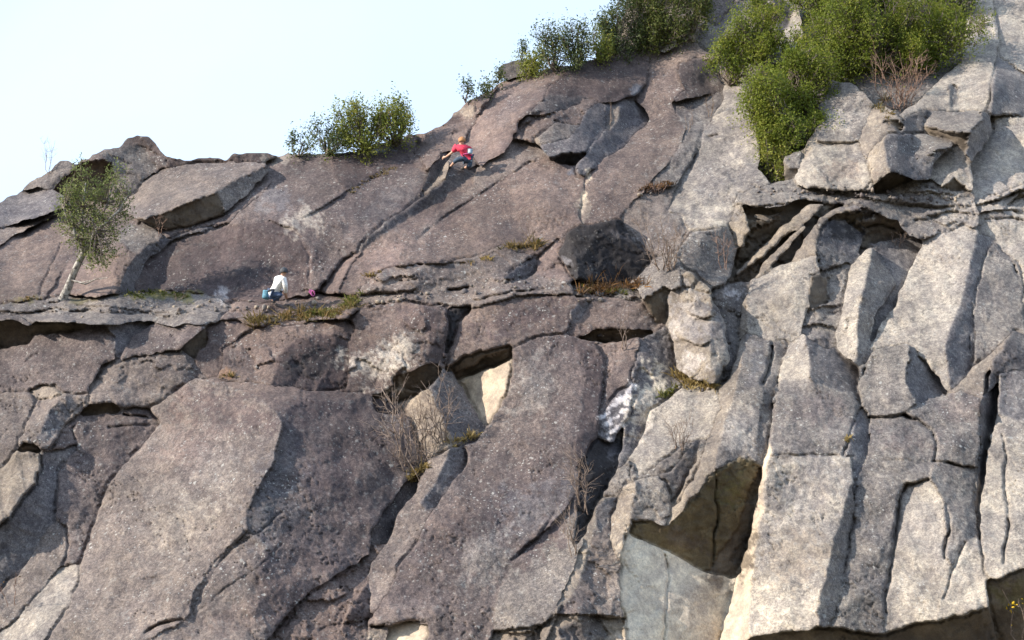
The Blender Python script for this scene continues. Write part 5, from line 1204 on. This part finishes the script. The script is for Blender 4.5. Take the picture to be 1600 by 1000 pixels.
def person(label, J, cols, shirt_arm=True, cap=None):
    """J: joints as (u, v, metres out from a common depth)"""
    D0 = J['D']
    q = {k: np.array(world_pt(x[0], x[1], D0-x[2])) for k, x in J.items() if isinstance(x, tuple) and len(x) == 3}
    org = q['pelvis']; L = lambda k: q[k]-org
    names = ['pelvis', 'waist', 'chest', 'neck', 'head0', 'head1']
    V = [L(n) for n in names]; R = [.125, .115, .145, .055, .085, .082]; E = [(0, 1), (1, 2), (2, 3), (3, 4), (4, 5)]
    idx = {n: i for i, n in enumerate(names)}
    def add(n, par, rad, p=None):
        V.append(L(n) if p is None else p); R.append(rad); idx[n] = len(V)-1; E.append((idx[par], idx[n]))
    for s in 'lr':
        add('sh_'+s, 'chest', .065); add('el_'+s, 'sh_'+s, .042); add('wr_'+s, 'el_'+s, .030); add('ha_'+s, 'wr_'+s, .036)
        d = L('ha_'+s)-L('wr_'+s); d = d/np.linalg.norm(d); sd = np.cross(d, [0, 1, .2]); sd /= np.linalg.norm(sd)
        for i, f in enumerate((-.032, -.011, .011, .03)):
            add('f%d_%s' % (i, s), 'ha_'+s, .010, L('ha_'+s)+d*.05+sd*f); add('g%d_%s' % (i, s), 'f%d_%s' % (i, s), .008, L('ha_'+s)+d*(.085-.4*abs(f-.0))+sd*f*1.2+np.array([0, .03, -.01]))
        add('t_'+s, 'ha_'+s, .011, L('ha_'+s)+sd*-.055+d*.01)
        add('hip_'+s, 'pelvis', .085); add('kn_'+s, 'hip_'+s, .058); add('an_'+s, 'kn_'+s, .038); add('to_'+s, 'an_'+s, .034)
    body = skin_mesh('person', V, E, R, SKIN, None); body.location = org
    tag(body, label, 'person')
    def cloth(name, keys, edges, rad, col, sub=2):
        return skin_mesh(name, [L(k) for k in keys], edges, rad, plain(name+'_cloth', col), body, 0, sub)
    def mid(a, b, t): return q[a]*(1-t)+q[b]*t
    for s in 'lr': q['sl_'+s] = mid('sh_'+s, 'el_'+s, .85 if not J.get('long') else .99); q['cuff_'+s] = mid('kn_'+s, 'an_'+s, J.get('cuff', (.9,))[0]); q['fore_'+s] = mid('el_'+s, 'wr_'+s, .9)
    ks = ['waist', 'chest', 'neck', 'sh_l', 'sl_l', 'sh_r', 'sl_r', 'pelvis']; ed = [(0, 1), (1, 2), (1, 3), (3, 4), (1, 5), (5, 6), (0, 7)]; rd = [.15, .175, .06, .09, .07, .09, .07, .14]
    if J.get('long'):
        ks += ['fore_l', 'fore_r']; ed += [(4, 8), (6, 9)]; rd += [.045, .045]
    cloth('shirt', ks, ed, rd, cols['shirt'])
    cloth('trousers', ['pelvis', 'hip_l', 'kn_l', 'cuff_l', 'hip_r', 'kn_r', 'cuff_r'], [(0, 1), (1, 2), (2, 3), (0, 4), (4, 5), (5, 6)], [.15, .105, .078, .062, .105, .078, .062], cols['trousers'])
    for s in 'lr': skin_mesh('shoe', [L('an_'+s), L('an_'+s)*.5+L('to_'+s)*.5+np.array([0, 0, -.01]), L('to_'+s)], [(0, 1), (1, 2)], [.05, .05, .038], plain('shoe_rubber', cols['shoe']), body)
    hd = L('head0')*.35+L('head1')*.65
    bm = bmesh.new(); bmesh.ops.create_icosphere(bm, subdivisions=3, radius=.112); rr = random.Random(4)
    for v in bm.verts: v.co *= 1+rr.uniform(-.05, .07); v.co.z *= 1.08
    bmesh.ops.delete(bm, geom=[v for v in bm.verts if v.co.z < -.075 or (v.co.y > .075 and v.co.z < .02)], context='VERTS')
    me = bpy.data.meshes.new('hair'); bm.to_mesh(me); bm.free(); me.materials.append(plain('hair', cols['hair'], .7))
    me.polygons.foreach_set('use_smooth', np.ones(len(me.polygons), bool))
    h = link(bpy.data.objects.new('hair' if not cap else cap, me), body); h.location = hd
    belt = [q['pelvis']-org+(q['waist']-q['pelvis'])*.35+np.array([math.cos(a)*.165, math.sin(a)*.155, math.cos(a)*.0]) for a in np.linspace(0, 2*math.pi, 13)]
    tubes('harness', [(np.array(belt), np.full(13, .026))], plain('harness_webbing', cols['harness']), body, 6)
    return body, q
red, qr = person('climber in a red top reaching left from the slab corner', {
    'D': depth_at(722, 258)-.12,
    'pelvis': (730, 246, .38), 'waist': (728, 240, .44), 'chest': (722, 231, .46), 'neck': (721, 225.5, .44), 'head0': (721.5, 222, .46), 'head1': (722, 218, .47),
    'sh_l': (714, 230, .42), 'el_l': (705.5, 239, .34), 'wr_l': (697, 245, .16), 'ha_l': (694, 246, .12),
    'sh_r': (731, 230, .40), 'el_r': (737, 235, .22), 'wr_r': (733, 240, .10), 'ha_r': (730, 242, .07),
    'hip_l': (726, 247, .40), 'kn_l': (713, 250, .46), 'an_l': (705, 259, .16), 'to_l': (699, 264, .10),
    'hip_r': (734, 248, .36), 'kn_r': (734, 259, .42), 'an_r': (727, 262, .10), 'to_r': (720, 263, .06), 'cuff': (.45,)},
    {'shirt': (.62, .035, .085), 'trousers': (.045, .075, .12), 'shoe': (.05, .05, .05), 'hair': (.42, .20, .085), 'harness': (.55, .08, .25)})
white, qw = person('climber in a white top crouching on the ledge facing right', {
    'D': depth_at(432, 470)-.15,
    'pelvis': (428, 458, .32), 'waist': (430, 452, .36), 'chest': (437.5, 440, .42), 'neck': (441.5, 431, .46), 'head0': (443, 427, .50), 'head1': (444, 422.5, .50),
    'sh_l': (433, 436, .30), 'el_l': (436, 448, .12), 'wr_l': (442, 456, .08), 'ha_l': (445, 459, .06),
    'sh_r': (444, 437, .52), 'el_r': (446, 449, .52), 'wr_r': (447, 459, .34), 'ha_r': (447.5, 463, .28),
    'hip_l': (426, 459, .24), 'kn_l': (436, 463, .22), 'an_l': (425, 469, .10), 'to_l': (430, 471, .10),
    'hip_r': (430, 460, .40), 'kn_r': (440, 461, .46), 'an_r': (425, 470, .30), 'to_r': (431, 472, .30), 'long': 1},
    {'shirt': (.80, .80, .80), 'trousers': (.055, .085, .16), 'shoe': (.10, .10, .11), 'hair': (.045, .05, .06), 'harness': (.03, .035, .05)}, cap='cap')
def chalk_bag(p, r0, h, col, label, tilt=0.2):
    prof = [(0, 0), (.75, .0), (.95, .12), (1.0, .5), (1.04, .85), (1.1, .9), (1.1, 1.0), (.9, 1.0), (.85, .6), (0, .55)]; n = 14; V = []; F_ = []
    for a, z in prof:
        for i in range(n): V.append((a*r0*math.cos(2*math.pi*i/n), a*r0*math.sin(2*math.pi*i/n), z*h))
    for k in range(len(prof)-1):
        for i in range(n): F_.append((k*n+i, k*n+(i+1) % n, (k+1)*n+(i+1) % n, (k+1)*n+i))
    o = mesh_obj('chalk_bag', V, F_, plain('bag_cloth', col)); o.location = p; o.rotation_euler = (tilt, .15, 0)
    tubes('strap', [(np.array([(r0*.9, 0, h), (r0*.5, .04, h*1.35), (-r0*.5, .04, h*1.35), (-r0*.9, 0, h)]), np.full(4, .012))], plain('strap_webbing', (.05, .05, .06)), o, 5)
    return tag(o, label, 'chalk bag')
chalk_bag(world_pt(734.5, 240, depth_at(722, 258)-.12-.62), .068, .13, (.42, .58, .72), 'pale blue chalk bag at the hips of the red climber')
chalk_bag(world_pt(415, 467, depth_at(432, 470)-.15-.30), .11, .22, (.10, .26, .36), 'teal bag hanging behind the white shirted climber', 0.1)
def sling():
    r = np.random.default_rng(2); c = np.array(world_pt(487, 455, depth_at(487, 455)-.10)); paths = []
    for k in range(4):
        a = np.linspace(0, 2*math.pi, 15); rad = .04+.014*k
        p = c+np.stack([np.cos(a)*rad*.6+(k-1.5)*.03, np.full(15, -.02*k), np.sin(a)*rad-.03*k], -1)+r.normal(0, .008, (15, 3)); p[-1] = p[0]
        paths.append((p, np.full(15, .012)))
    o = tubes('gear_sling', paths, plain('sling_webbing', (.42, .10, .30)), None, 6)
    tag(o, 'pink climbing sling lying at the foot of the corner', 'sling')
sling()
